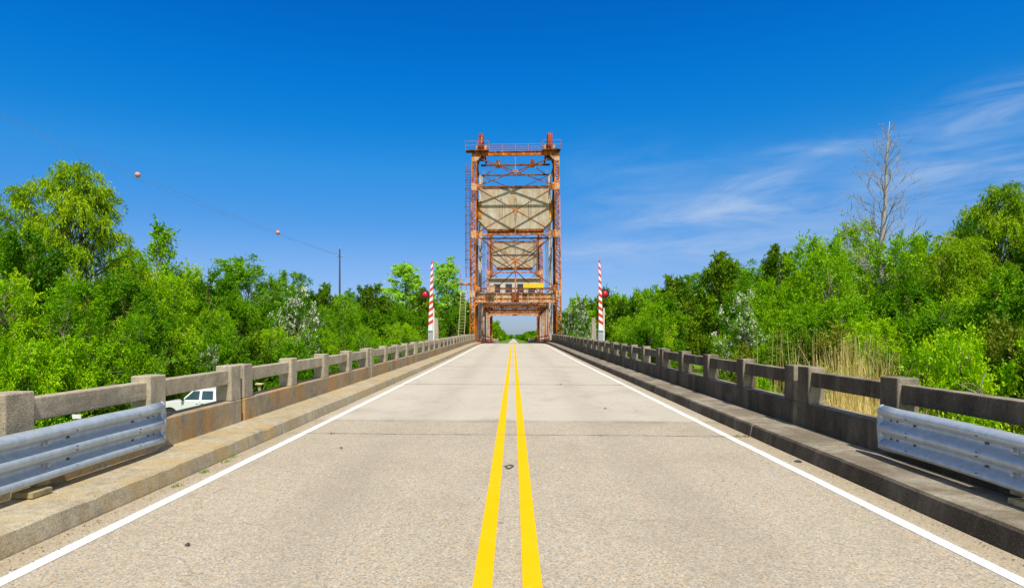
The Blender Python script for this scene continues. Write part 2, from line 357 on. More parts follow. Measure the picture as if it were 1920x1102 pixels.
def leaf_mat(name, dark, mid, light, trans=.32):
    m = bpy.data.materials.new(name); m.use_nodes = True; t = m.node_tree; t.nodes.clear()
    at_ = N(t, 'ShaderNodeAttribute', attribute_name='tint'); oi = N(t, 'ShaderNodeObjectInfo')
    if 'leaf' in name or 'needle' in name: dark = tuple(v*1.0 for v in dark); mid = (mid[0]*1.22, mid[1]*1.0, mid[2]); light = (light[0]*1.15, light[1]*1.0, light[2])
    f = M2(t, 'ADD', at_.outputs['Fac'], M2(t, 'MULTIPLY', M2(t, 'SUBTRACT', oi.outputs['Random'], .5), .27), clamp=True)
    c = RAMP(t, f, [(.05, dark), (.5, mid), (.95, light)])
    df = N(t, 'ShaderNodeBsdfDiffuse'); tr = N(t, 'ShaderNodeBsdfTranslucent'); gl = N(t, 'ShaderNodeBsdfGlossy'); gl.inputs['Roughness'].default_value = .45
    t.links.new(c, df.inputs[0])
    tc_ = MIX(t, 1.0, c, (1.35, 1.35, .2), 'MULTIPLY'); t.links.new(tc_, tr.inputs[0])
    gl.inputs[0].default_value = (.9, .95, .85, 1)
    m1 = N(t, 'ShaderNodeMixShader'); m1.inputs[0].default_value = trans; t.links.new(df.outputs[0], m1.inputs[1]); t.links.new(tr.outputs[0], m1.inputs[2])
    m2 = N(t, 'ShaderNodeMixShader'); m2.inputs[0].default_value = .01; t.links.new(m1.outputs[0], m2.inputs[1]); t.links.new(gl.outputs[0], m2.inputs[2])
    o = N(t, 'ShaderNodeOutputMaterial'); t.links.new(m2.outputs[0], o.inputs[0]); return m
M['leaf_willow'] = leaf_mat('willow_leaf', (.035, .12, .001), (.17, .37, .002), (.42, .62, .006))
M['leaf_bright'] = leaf_mat('bright_leaf', (.045, .17, .001), (.20, .50, .001), (.50, .74, .008))
M['leaf_mid'] = leaf_mat('mid_leaf', (.018, .09, .001), (.10, .32, .002), (.30, .56, .006))
M['leaf_fresh'] = leaf_mat('fresh_needle', (.12, .32, .04), (.30, .62, .08), (.50, .80, .16), .4)
M['leaf_olive'] = leaf_mat('olive_leaf', (.05, .10, .006), (.13, .22, .012), (.26, .33, .03))
M['leaf_dark'] = leaf_mat('dark_leaf', (.016, .07, .001), (.095, .25, .003), (.27, .44, .008))
M['leaf_cypress'] = leaf_mat('cypress_leaf', (.035, .15, .004), (.15, .42, .012), (.36, .62, .03))
M['leaf_grass'] = leaf_mat('grass_blade', (.05, .14, .005), (.13, .29, .01), (.30, .38, .05))
M['leaf_reed'] = leaf_mat('dry_reed', (.42, .30, .09), (.72, .56, .22), (.88, .76, .40), .3)
M['flower'] = leaf_mat('white_blossom', (.45, .5, .38), (.62, .65, .52), (.78, .8, .72), .15)
def bark(name, col):
    m, t, b = mat(name, .95, .1); tc_ = t.nodes.new('ShaderNodeTexCoord')
    n = NOISE(t, MAPV(t, tc_.outputs['Object'], (4, 4, .8)), 2, 5, .65)
    t.links.new(RAMP(t, n, [(.3, tuple(v*.5 for v in col)), (.7, tuple(v*1.2 for v in col))]), b.inputs['Base Color']); return m
M['bark'] = bark('bark', (.13, .095, .06)); M['bark_pale'] = bark('pale_bark', (.32, .27, .2)); M['deadwood'] = bark('bleached_deadwood', (.38, .36, .33))
def ground_mat():
    m, t, b = mat('grassy_ground', .95, .1); p = wpos(t)
    n1 = NOISE(t, p, .12, 6, .6); n2 = NOISE(t, p, 2.5, 6, .7)
    c = RAMP(t, n1, [(.35, (.05, .14, .012)), (.55, (.12, .23, .02)), (.7, (.17, .2, .05))])
    c = MIX(t, M2(t, 'MULTIPLY', M2(t, 'SUBTRACT', n2, .5), 2.5, clamp=True), c, (.09, .065, .03))
    t.links.new(c, b.inputs['Base Color']); bump(t, b, n2, .6, .08); return m
M['ground'] = ground_mat()
def water_mat():
    m, t, b = mat('brown_bayou_water', .08, .5); p = wpos(t)
    b.inputs['Base Color'].default_value = (.20, .115, .03, 1)
    bump(t, b, NOISE(t, MAPV(t, p, (1, 2.2, 1)), 1.6, 4, .5), .12, .05); return m
M['water'] = water_mat()

# ---------------------------------------------------------------- setting: ground, water, road, kerbs
xs = sorted(set([-6000, -3000, -1500, -800, -400, -250, -170] + list(range(-130, 131, 3)) + [170, 250, 400, 800, 1500, 3000, 6000, -15.5, 15.5, -5, 5]))
ys = sorted(set([-300, -120, -60] + list(range(-36, 210, 3)) + list(range(210, 400, 15)) + [450, 550, 700, 1000, 1600, 2600, 4500, 8000]))
g = MB(); g.v = [(x, y, ground(x, y)) for y in ys for x in xs]
nx_ = len(xs)
g.f = [(j*nx_+i, j*nx_+i+1, (j+1)*nx_+i+1, (j+1)*nx_+i) for j in range(len(ys)-1) for i in range(nx_-1)]; g.m = [0]*len(g.f)
tag(g.build('ground', M['ground'], smooth=True), kind='structure')
wt = MB(); wt.add([(-900, 70, -3.45), (900, 70, -3.45), (900, 132, -3.45), (-900, 132, -3.45)], [(0, 1, 2, 3)])
tag(wt.build('water', M['water']), kind='structure')

def ylist(a, b, step=1.5):
    n = max(1, int(round((b-a)/step))); return [a+(b-a)*i/n for i in range(n+1)]
def strip(x0, x1, ya, yb, dz, jitter=0, mb=None, step=1.5):
    mb = mb or MB(); o = len(mb.v); yy = ylist(ya, yb, step)
    for y in yy:
        j0 = random.uniform(-jitter, jitter); j1 = random.uniform(-jitter, jitter)
        mb.v += [(x0+j0, y, rz(y)+dz), (x1+j1, y, rz(y)+dz)]
    for i in range(len(yy)-1): mb.f.append((o+2*i, o+2*i+1, o+2*i+3, o+2*i+2)); mb.m.append(0)
    return mb
# road slab: a solid deck
rd = MB(); yy = ylist(-30, 400, 1.5)+[450, 550, 700, 1000, 1600, 2600, 3900]
for y in yy:
    z = rz(y); k = 3.84
    rd.v += [(-k, y, z), (k, y, z), (k, y, z-.3), (-k, y, z-.3)]
for i in range(len(yy)-1):
    a = 4*i
    for q in range(4): rd.f.append((a+q, a+(q+1) % 4, a+4+(q+1) % 4, a+4+q)); rd.m.append(0)
tag(rd.build('road', M['road']), kind='structure')
for x0, x1, nm in ((-.275, -.142, ''), (.062, .195, '')):
    mb = strip(x0, x1, -20, 400, .004, .0015); strip(x0, x1, 400, 2500, .03, 0, mb, 50)
    tag(mb.build('centre_line', M['yellow']), kind='structure')
for x0, x1 in ((-3.56, -3.44), (3.41, 3.53)):
    mb = strip(x0, x1, -20, 400, .004, .004, None, .5); strip(x0, x1, 400, 2500, .03, 0, mb, 50)
    tag(mb.build('edge_line', M['white_line']), kind='structure')
# expansion joints across the deck
P0, PITCH, BAY, PL = 10.60, 9.67, 2.294, .36
jb = MB()
for n in range(-1, 20):
    y = P0 - .06 + n*PITCH
    if 76 < y < 122: continue
    wd = .034 if n else .011
    pts = [-3.8+7.6*i/60 for i in range(61)]; o = len(jb.v)
    for x in pts:
        jy = random.uniform(-.006, .006)+.02*math.sin(x*1.3+n); ww = wd*random.uniform(.4, 1.1)
        jb.v += [(x, y+jy-ww, rz(y)+.0065), (x, y+jy+ww, rz(y)+.0065)]
    for i in range(60): jb.f.append((o+2*i, o+2*i+2, o+2*i+3, o+2*i+1)); jb.m.append(0)
tag(jb.build('deck_joints', M['joint']), kind='structure')
# kerbs with walkway
def kerb(side, mt):
    b = MB()
    segs = [(P0-.06+n*PITCH, P0-.06+(n+1)*PITCH) for n in range(-3, 6)] + [(P0-.06+6*PITCH, 76.2)] + [(123+n*PITCH, 123+(n+1)*PITCH) for n in range(0, 8)]
    for a0, a1 in segs:
        yy = ylist(a0+.007, a1-.007, .22 if a0 < 40 else 1.2); o = len(b.v)
        dx = random.uniform(-.008, .008)
        for y in yy:
            z = rz(y)
            jx = random.uniform(-.0015, .0015)+dx+.003*math.sin(y*1.7+side); jz = random.uniform(-.002, .0015); ch_ = random.random()**9*.014
            for (x, h) in ((3.83+jx, -.25), (3.83+jx, .02), (3.855+jx+ch_*.3, .175+jz-ch_), (3.885+jx+ch_, .197+jz-ch_*.3), (4.54, .205), (4.54, -.35)):
                b.v.append((side*x, y, z+h))
        n = 6
        for i in range(len(yy)-1):
            for q in range(n): b.f.append((o+i*n+q, o+i*n+(q+1) % n, o+(i+1)*n+(q+1) % n, o+(i+1)*n+q)); b.m.append(0)
        b.f.append(tuple(o+q for q in range(n))); b.m.append(0)
        e = o+(len(yy)-1)*n; b.f.append(tuple(e+q for q in range(n))); b.m.append(0)
    tag(b.build('kerb', mt), kind='structure')
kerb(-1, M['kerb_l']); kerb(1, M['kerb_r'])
# deck edge beam below the parapets, and piers
db = MB()
for s in (-1, 1):
    for (ya, yb) in ((-4, 76.3), (122.5, 199)):
        yy = ylist(ya, yb, 3); o = len(db.v)
        for y in yy:
            for x, h in ((3.85, -.31), (4.95, -.31), (4.95, -.75), (3.85, -.75)): db.v.append((s*x, y, rz(y)+h))
        for i in range(len(yy)-1):
            for q in range(4): db.f.append((o+4*i+q, o+4*i+(q+1) % 4, o+4*i+4+(q+1) % 4, o+4*i+4+q)); db.m.append(0)
dk = db.build('deck_beams', M['pier']); tag(dk, kind='structure')
pm = MB()
for n in list(range(0, 7))+list(range(13, 20)):
    y = P0 - .06 + n*PITCH
    pm.box(-5.0, 5.0, y-.35, y+.35, rz(y)-1.35, rz(y)-.752)
    for x in (-4.2, -1.4, 1.4, 4.2): pm.box(x-.2, x+.2, y-.2, y+.2, -7, rz(y)-1.352)
tag(pm.build('pile_bents', M['pier']), kind='structure')

# ---------------------------------------------------------------- parapets
ctx = bpy.data.textures.new('chips', 'CLOUDS'); ctx.noise_scale = .11; ctx.noise_depth = 3
def make_parapet(bays, mt_wall, mt_post, mt_beam, side):
    """local frame: y along the road, x=0 at the road-side face, outward +x (mirrored for the left)"""
    s = side
    root = empty('bridge_parapet', (0, 0, 0))
    L = bays*BAY+PL
    def bx(b, x0, x1, *r):
        b.box(*(sorted((s*x0, s*x1))), *r)
    wl = MB()
    nseg = 12; 
    bx(wl, 0, .30, 0, L, -.35, .58)
    wl.build('base_wall', mt_wall, root, .018)
    lg = MB()
    for k in range(bays+1):
        p = MB(); y = k*BAY
        bx(p, .012, .272, y, y+PL, .58, 1.15)
        p.build('post', mt_post, root, .016)
    for k in range(bays):
        p = MB(); bx(p, .065, .225, k*BAY+PL-.02, (k+1)*BAY+.02, .85, 1.075)
        p.build('beam', mt_beam, root, .014)
    return root
NEAR_P = []
ORD = ['nearest', 'second', 'third', 'fourth', 'fifth', 'sixth', 'seventh', 'eighth']
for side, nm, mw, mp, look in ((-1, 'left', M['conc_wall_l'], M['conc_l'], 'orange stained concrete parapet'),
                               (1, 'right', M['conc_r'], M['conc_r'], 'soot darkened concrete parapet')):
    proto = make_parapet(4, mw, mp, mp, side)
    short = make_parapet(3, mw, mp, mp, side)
    first = True
    starts = [(P0+n*PITCH, 4) for n in range(-1, 6)] + [(P0+6*PITCH, 3)]
    far = [(124.5+n*PITCH, 4) for n in range(0, 7)]
    for i, (y0, bays) in enumerate(starts+far):
        if bays == 3: o = short
        elif first: o = proto; first = False
        else: o = copy_tree(proto)
        L = bays*BAY+PL
        o.location = (side*4.52, y0, rz(y0)); o.rotation_euler = (math.atan((rz(y0+L)-rz(y0))/L), 0, 0)
        o.location.x += random.uniform(-.006, .006); o.location.z += random.uniform(-.005, .005)
        if i < 4: NEAR_P.append(o)
        if i < len(starts):
            lab = f'{look}, {ORD[i]} section from the camera on the {nm} of the road'
            if i == len(starts)-1: lab = f'{look}, short last section against the {nm} leg of the rusty tower'
            tag(o, lab, 'parapet', 'near parapet sections')
        else:
            tag(o, f'pale concrete parapet on the {nm} seen through the bridge beyond the far tower', 'parapet', f'far parapet sections on the {nm}')
    # end post of the far parapet
    y0 = 124.5+7*PITCH
    b = MB(); b.box(*sorted((side*4.47, side*4.97)), y0, y0+.6, rz(y0)-.3, rz(y0)+1.75)
    tag(b.build('end_post', M['pier'], None, .03), f'pale concrete end post closing the far {nm} parapet beyond the bridge', 'end post')

for o in NEAR_P:
    for ch in o.children:
        if ch.name.startswith(('post', 'beam')):
            u = ch.modifiers.new('fine', 'SUBSURF'); u.subdivision_type = 'SIMPLE'; u.levels = u.render_levels = 2
            d_ = ch.modifiers.new('chips', 'DISPLACE'); d_.texture = ctx; d_.texture_coords = 'GLOBAL'; d_.strength = .011; d_.mid_level = .55

# ---------------------------------------------------------------- thrie-beam guardrails
def guardrail(side, y0, y1, lab):
    root = empty('guardrail', (side*4.43, 0, 0), 0, lab, 'guardrail')
    prof = [(0, .002), (.012, .03), (.035, .078), (.075, .083), (.10, .06), (.13, .006), (.165, .0), (.195, .02), (.222, .075), (.255, .083), (.288, .075), (.315, .02),
            (.345, 0), (.38, .006), (.41, .06), (.435, .083), (.475, .078), (.498, .03), (.51, .002)]
    b = MB(); yy = ylist(y0, y1, .35); n = len(prof)
    for y in yy:
        t = smooth01((y-(y1-.5))/.5); sag = .006*math.sin(y*2.1)
        for z, d in prof:
            b.v.append((-side*(1.12*d*(1-.25*t)) + side*.015*t + sag*.6, y, rz(y)+.30+z+.03*t*(z/.5-.5)+sag))
    for i in range(len(yy)-1):
        for q in range(n-1): b.f.append((i*n+q, i*n+q+1, (i+1)*n+q+1, (i+1)*n+q)); b.m.append(0)
    o = b.build('rail', M['galv'], root, 0, True); so_ = o.modifiers.new('thick', 'SOLIDIFY'); so_.thickness = .004; so_.offset = 0
    # rounded end shoe
    e = MB(); poly = []
    for z, d in prof: poly.append((z, d))
    yE = y1
    for z, d in prof:
        bulge = .10*math.sqrt(max(0, 1-((z-.255)/.29)**2))
        e.v.append((-side*d*.75+side*.015, yE-.001, rz(yE)+.30+z+.03*(z/.5-.5)))
        e.v.append((side*.012-side*.01, yE+bulge+.02, rz(yE)+.30+z*.96+.01+.03*(z/.5-.5)))
    for i in range(n-1): e.f.append((2*i, 2*i+2, 2*i+3, 2*i+1)); e.m.append(0)
    eo = e.build('end_shoe', M['galv'], root, 0, True); sm = eo.modifiers.new('thick', 'SOLIDIFY'); sm.thickness = .006
    # bolts and slots in the valleys
    slots = MB(); bolts = []
    for y in [y1-.18, y1-.30, y1-.62, y1-1.7, y1-2.75, y1-3.9]:
        if y < y0: continue
        for zc in (.147, .363):
            z = rz(y)+.30+zc; small = y > y1-.4
            hw, hh = (.012, .012) if small else (.024, .011)
            x = -side*.0065
            slots.add([(x, y-hw, z-hh), (x, y+hw, z-hh), (x, y+hw, z+hh), (x, y-hw, z+hh), (x-side*.003, y-hw, z-hh), (x-side*.003, y+hw, z-hh), (x-side*.003, y+hw, z+hh), (x-side*.003, y-hw, z+hh)],
                      [(4, 5, 6, 7), (0, 1, 5, 4), (1, 2, 6, 5), (2, 3, 7, 6), (3, 0, 4, 7)])
        for zc in (.08, .235, .275, .43):
            z = rz(y)+.30+zc
            if y < y1-.5: slots.ball((-side*.091, y+.02, z), .013, 8, 5, 0, .4, 1.5, .5)
    slots.build('slots', M['tar'], root)
    for y in (5.85, 3.95, 2.0, 0.):
        if not y0 < y < y1: continue
        for zc in (.147, .363):
            bb = MB(); z = rz(y)+.30+zc; x = -side*.006
            bb.box(*sorted((x, x-side*.012)), y-.038, y+.038, z-.038, z+.038)
            bb.disc((x-side*.028, y, z), .021, .019, (1, 0, 0), .03, 6)
            bb.build('bolt', M['grey_metal'], root)
        pb = MB(); x0, x1 = sorted((side*.012, side*.20))
        z0 = rz(y)+.205
        pb.box(x0-.13 if side > 0 else x0, x1 if side > 0 else x1+.13, y-.30, y-.05, z0+.001, z0+.055)
        pb.build('wood_foot', M['wood'], root, .006)
        pc = MB(); x0, x1 = sorted((side*.002, side*.075)); pc.box(x0, x1, y-.09, y+.09, z0+.056, z0+.56); pc.build('wood_block', M['wood'], root, .006)
    return root
guardrail(-1, -6, 7.86, 'galvanised three ridged steel guardrail bolted in front of the left parapet')
guardrail(1, -6, 7.9, 'galvanised three ridged steel guardrail bolted in front of the dark right parapet')

# ---------------------------------------------------------------- lift bridge
TX = .25
def zy(y, Z): return CH+(HY-y)*Z/F
def tower(Y0, Y1, lab, near):
    """vertical-lift tower: frame with laced legs at Y0, second frame at Y1"""
    t = empty('lift_tower', (TX, Y0, 0), 0, lab, 'bridge tower')
    zb = rz(Y0)-1.2; zt = 23.95; D = Y1-Y0
    ztop = zt
    hb, ht = 5.55, 5.22              # half width outer, at base and top
    def hw(z): return hb+(ht-hb)*(z-zb)/(zt-zb)
    for s in (-1, 1):
        # laced front leg
        leg = MB()
        for (o0, wd) in ((0, .15), (.50, .15)):
            for dyy in (0, .55):
                p0 = Vector((s*(hw(zb)-o0-wd/2), dyy, zb)); p1 = Vector((s*(hw(zt)-o0-wd/2), dyy, zt)); leg.bar(p0, p1, wd, .09, (0, 1, 0))
            p0 = Vector((s*(hw(zb)-o0-(.0 if o0 == 0 else wd)), .275, zb)); p1 = Vector((s*(hw(zt)-o0-(.0 if o0 == 0 else wd)), .275, zt))
            leg.bar(p0, p1, .02, .46, (0, 1, 0))
        lo = leg.build('front_leg', M['rust'], t)
        for dyy in (-.06, .61):
            l3 = MB(); z = zb; i = 0; stp = .34
            while z < zt-stp:
                a, b_ = (.06, .58) if i % 2 == 0 else (.58, .06)
                l3.bar((s*(hw(z)-a), dyy, z), (s*(hw(z+stp)-b_), dyy, z+stp), .02, .085, (s, 0, 0))
                z += stp; i += 1
            l3.build('lacing', M['rust'], lo)
        for z in (zb+1.0, 7.0, 14.1, 19.75, 23.2):
            lc = MB(); lc.box(*sorted((s*(hw(z)-.64), s*(hw(z)-.02))), -.095, -.075, z-.42, z+.42)
            lc.build('splice_plate', M['rust_pale'], lo)
        # inner guide column just behind the front frame
        gc = MB(); gc.bar((s*4.72, 1.15, zb), (s*4.66, 1.15, zt-.3), .30, .12); gc.bar((s*4.87, 1.25, zb), (s*4.81, 1.25, zt-.3), .04, .34); gc.bar((s*4.57, 1.25, zb), (s*4.51, 1.25, zt-.3), .04, .34)
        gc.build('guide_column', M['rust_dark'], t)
        # rear leg, faded silver paint
        rl = MB(); rl.bar((s*4.98, D, zb), (s*4.75, D, zt-.4), .10, .5); rl.bar((s*4.60, D, zb), (s*4.42, D, zt-.4), .10, .5); rl.bar((s*4.79, D, zb), (s*4.585, D, zt-.4), .3, .03)
        rl.build('rear_leg', M['pale_steel'] if near else M['rust'], t)
        # side bracing between the legs
        sb = MB()
        lv = [zb+1, 7.0, 14.1, 19.75, zt-.3]
        for a, b_ in zip(lv, lv[1:]):
            xa = s*(hw(a)-.35); xb = s*(hw(b_)-.35)
            sb.bar((xa, .5, a), (xb, D, b_), .08, .10); sb.bar((xa, D, a), (xb, .5, b_), .08, .10); sb.bar((xb, .5, b_), (xb, D, b_), .12, .18)
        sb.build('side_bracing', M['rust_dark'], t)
    G = lambda name, m, fn: (lambda b: (fn(b), b.build(name, M[m], t))[1])(MB())
    # top girder
    def top(b):
        b.box(-5.0, 5.0, -.04, .0, 23.50, 23.92); b.box(-5.0, 5.0, -.14, .16, 23.92, 23.965); b.box(-5.0, 5.0, -.14, .16, 23.46, 23.498)
        for k in range(-6, 7): b.box(k*.8-.03, k*.8+.03, -.12, -.042, 23.5, 23.918)
    G('top_girder', 'rust', top)
    for s in (-1, 1):
        def gus(b, s=s): b.prism([(s*5.1, 23.5), (s*4.0, 23.5), (s*4.5, 22.95), (s*5.1, 22.7)], 'y', -.10, -.07)
        G('gusset', 'rust_pale', gus)
    # sheave frame truss behind the top girder
    def truss(b):
        y = 3.5; zt_, zl = 23.9, 22.0; 
        b.bar((-4.3, y, 23.25), (4.3, y, 23.25), .16, .22); b.bar((-4.2, y, zl), (4.2, y, zl), .14, .16)
        for x, x2 in ((-2.13, -3.8), (-2.13, 0), (2.13, 0), (2.13, 3.8)): b.bar((x, y, 23.2), (x2, y, zl), .07, .10)
        b.bar((-2.13, y, 23.95), (-2.13, y, 22.9), .5, .1); b.bar((2.13, y, 23.95), (2.13, y, 22.9), .5, .1)
        for x in (-3.2, -1, 1, 3.2): b.bar((x, y, 23.9), (x, y, 23.3), .1, .1)
        b.bar((0, y, 23.2), (0, y, 18.2), .07, .05)
    G('sheave_truss', 'rust_dark', truss)
    # struts and cross bracing of the front frame
    levels = [(23.42, 19.76), (19.76, 14.1), (14.1, 7.58)]
    for (a, b2) in levels:
        for q in (-1, 1):
            def xb(b, a=a, b2=b2, q=q):
                y = .02+.05*(q+1)
                b.bar((q*(hw(a)-.65), y, a-.15), (-q*(hw(b2)-.65), y, b2+.1), .10, .13, (0, 1, 0))
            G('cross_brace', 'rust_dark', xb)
        zc = (a+b2)/2
        def pl(b, zc=zc): b.prism([(-.32, zc-.14), (.32, zc-.14), (.32, zc+.14), (-.32, zc+.14)], 'y', -.065, -.045)
        G('gusset', 'rust', pl)
        for s in (-1, 1):
            def gp(b, s=s, z=b2): b.prism([(s*(hw(z)-.62), z-.55), (s*(hw(z)-1.25), z-.15), (s*(hw(z)-1.25), z+.15), (s*(hw(z)-.62), z+.55)], 'y', -.04, -.02)
            G('gusset', 'rust', gp)
    G('strut', 'rust_dark', lambda b: b.bar((-4.85, .06, 19.78), (4.85, .06, 19.78), .14, .16))
    G('strut', 'rust', lambda b: b.bar((-4.9, .06, 14.1), (4.9, .06, 14.1), .16, .20))
    G('strut', 'rust_dark', lambda b: b.bar((-4.95, .06, 7.6), (4.95, .06, 7.6), .18, .17))
    G('centre_hanger', 'rust', lambda b: (b.bar((0, -.02, 11), (0, -.02, 6.3), .17, .08), b.bar((0, -.02, 17.2), (0, -.02, 14.1), .12, .06), b.bar((0, -.02, 23.5), (0, -.02, 21.7), .08, .06)))
    # rear frame
    G('strut', 'dark_steel', lambda b: b.bar((-4.5, D, 15.05), (4.5, D, 15.05), .12, .18))
    G('strut', 'rust_dark', lambda b: b.bar((-4.5, D, 19.5), (4.5, D, 19.5), .12, .18))
    for q in (-1, 1):
        G('cross_brace', 'rust_dark', lambda b, q=q: b.bar((q*4.5, D+.06*q, 15.0), (-q*4.5, D+.06*q, 6.5), .1, .15, (0, 1, 0)))
        G('cross_brace', 'rust_dark', lambda b, q=q: b.bar((q*4.4, D+.06*q, 19.5), (-q*4.4, D+.06*q, 15.1), .09, .12, (0, 1, 0)))
        G('cross_brace', 'rust_dark', lambda b, q=q: b.bar((q*4.4, D+.06*q, 23.4), (-q*4.4, D+.06*q, 19.6), .09, .12, (0, 1, 0)))
    # portal girder over the road
    def portal(b):
        b.box(-4.95, 4.95, .30, .34, 6.0, 7.05); b.box(-4.95, 4.95, .12, .52, 7.052, 7.10); b.box(-4.95, 4.95, .12, .52, 5.94, 5.998)
        for k in range(-6, 7): b.box(k*.75-.035, k*.75+.035, .16, .298, 6.0, 7.05)
        b.box(-4.95, 4.95, .18, .296, 6.46, 6.52)
    G('portal_girder', 'rust_pale', portal)
    G('gusset', 'rust_dark', lambda b: b.box(-.45, .45, .08, .117, 5.9, 7.2))
    for s in (-1, 1):
        G('knee_brace', 'rust', lambda b, s=s: b.bar((s*4.85, .2, 5.5), (s*4.4, .2, 5.95), .1, .12))
        G('knee_brace', 'rust', lambda b, s=s: b.bar((s*4.85, .3, 7.9), (s*3.7, .3, 7.1), .12, .12))
        G('bearing_shoe', 'rust_red', lambda b, s=s: b.box(*sorted((s*4.15, s*5.75)), -.35, .95, zb-.2, rz(Y0)+.45))
    # sheaves
    for s in (-1, 1):
        sh = MB(); c = (s*4.22, 3.2, 25.4)
        sh.disc(c, 1.62, 1.62, (1, 0, 0), .52, 40); sh.disc(c, 1.72, 1.72, (1, 0, 0), .07, 40)
        for dx in (-.26, .26): sh.disc((c[0]+dx, c[1], c[2]), 1.74, 1.74, (1, 0, 0), .05, 40)
        sh.build('sheave', M['rust_red'], t, .01)
        bg_ = MB()
        for dx in (-.5, .5): bg_.prism([(2.5, 24.0), (3.9, 24.0), (3.55, 25.6), (3.2, 25.75), (2.85, 25.6)], 'x', s*4.22+dx-.12, s*4.22+dx+.12)
        bg_.disc((s*4.22, 3.2, 25.4), .16, .16, (1, 0, 0), 1.4, 12)
        bg_.build('sheave_bearing', M['rust_pale'], t)
        pf = MB(); x0, x1 = sorted((s*3.2, s*5.35)); x0 -= .58 if s < 0 and near else 0
        pf.box(x0, x1, -.5, .55, 23.97, 24.09)
        for dx in (-.5, .5): pf.box(s*4.22+dx-.1, s*4.22+dx+.1, .56, 5.6, 23.97, 24.2)
        pf.build('platform', M['rust_dark'], t)
        hr = MB()
        for k, zr in enumerate((24.6, 25.1)):
            for (p, q) in (((x0, -.5), (x1, -.5)), ((x0, -.5), (x0, .5)), ((x1, -.5), (x1, .5))): hr.bar((p[0], p[1], zr), (q[0], q[1], zr), .045, .045)
        for x in (x0, (x0+x1)/2, x1):
            for yv in (-.5,) if x not in (x0, x1) else (-.5, .5): hr.bar((x, yv, 24.06), (x, yv, 25.12), .045, .045)
        hr.build('handrail', M['purple_rail'], t)
    hr = MB()
    for zr in (24.3, 24.55, 24.85):
        hr.bar((-3.15, .1, zr), (3.15, .1, zr), .045, .05)
    for k in range(5): hr.bar((-3.1+k*1.55, .1, 23.97), (-3.1+k*1.55, .1, 24.87), .05, .05)
    hr.build('handrail', M['purple_rail'], t)
    G('walkway', 'rust_dark', lambda b: b.box(-3.15, 3.15, .18, .75, 23.97, 24.03))
    # suspension ropes to the lift span and counterweight ropes
    for s in (-1, 1):
        yr = D+.35 if near else -.6
        r_ = MB()
        for k in range(5): r_.tube([(s*4.22+(k-2)*.085, yr, 8.0), (s*4.22+(k-2)*.085, yr, 24.3)], .018, 5)
        r_.build('rope', M['cable'], t)
    if near:
        # caged ladder on the outer face of the left leg, stair ladder below
        ld = MB(); xl = -5.68
        for x in (xl-.24, xl+.24): ld.bar((x, .2, 8.9), (x, .2, 22.6), .07, .06)
        z = 9.1
        while z < 22.5: ld.bar((xl-.24, .2, z), (xl+.24, .2, z), .04, .04); z += .32
        for z in np.arange(10, 22.6, 1.05):
            pts = [(xl-.34*math.cos(a), .2-.62*math.sin(a), z) for a in np.linspace(0, math.pi, 9)]
            ld.tube(pts, .03, 4)
        for a in (.5, 1.57, 2.6): ld.bar((xl-.34*math.cos(a), .2-.62*math.sin(a), 10), (xl-.34*math.cos(a), .2-.62*math.sin(a), 22.5), .03, .02)
        ld.build('caged_ladder', M['rust_dark'], t)
        l2 = MB()
        for dx in (-.36, .36): l2.bar((-6.55+dx, .35, 1.2), (-6.15+dx*.9, .35, 8.4), .06, .12)
        z = 1.4
        while z < 8.3:
            x = -6.55+.4*(z-1.2)/7.2; l2.bar((x-.34, .35, z), (x+.34, .35, z), .05, .03); z += .36
        l2.build('stair_ladder', M['cream'], t)
        G('landing', 'rust', lambda b: (b.box(-6.7, -5.5, -.1, 1.0, 8.10, 8.28), b.bar((-6.65, -.05, 8.28), (-6.65, -.05, 10.8), .05, .05), b.bar((-6.65, .95, 8.28), (-6.65, .95, 9.3), .05, .05), b.bar((-6.65, -.05, 9.3), (-6.65, .95, 9.3), .04, .04), b.bar((-5.5, .3, 8.1), (-5.2, .3, 7.4), .08, .08)))
    return t
TY, TY2, T2, T22 = 76.5, 86.0, 122.0, 131.0
tower(TY, TY2, 'tall rust orange steel lift tower straddling the road, the nearer one', True)
tower(T2, T22, 'smaller looking rusty lift tower at the far end, framed inside the nearer tower', False)
def counterweight(y0, zt, lab):
    o = empty('counterweight', (TX, y0, zt-5.2), 0, lab, 'counterweight', 'concrete counterweights')
    b = MB(); H = 5.2
    b.prism([(-4.0, H), (4.0, H), (4.0, H-1.45), (4.56, H-1.45), (4.56, H-3.75), (3.4, H-4.95), (-3.4, H-4.95), (-4.56, H-3.75), (-4.56, H-1.45), (-4.0, H-1.45)], 'y', 0, 2.3)
    b.build('concrete_block', M['cw'], o, .03)
    r = MB()
    for s in (-1, 1): r.bar((s*4.57, -.03, H-3.8), (s*3.42, -.03, H-4.98), .05, .09); 
    r.box(-3.45, 3.45, -.06, 2.34, H-5.22, H-4.955); r.box(-4.02, 4.02, -.05, 2.33, H+.002, H+.12)
    r.build('steel_trim', M['rust_dark'], o)
    for s in (-1, 1):
        q = MB(); q.box(*sorted((s*4.08, s*4.58)), -.035, -.003, H-3.7, H-1.5); q.build('side_plate', M['rust_stain'], o)
    for x in (-1.75, 0, 1.75):
        g_ = MB()
        for dx in (-.14, .14): g_.bar((x+dx, -.02, H-3.9), (x+dx, -.02, H-1.5), .03, .03)
        g_.bar((x-.14, -.02, H-1.5), (x, -.02, H-1.25), .03, .03); g_.bar((x+.14, -.02, H-1.5), (x, -.02, H-1.25), .03, .03)
        g_.build('hanger_loop', M['dark_steel'], o)
    return o
M['rust_stain'] = rust('orange_stained_plate', .3, 1.0, (.62, .30, .04))
counterweight(TY+1.35, 19.85, 'large weathered concrete counterweight hanging in the nearer tower')
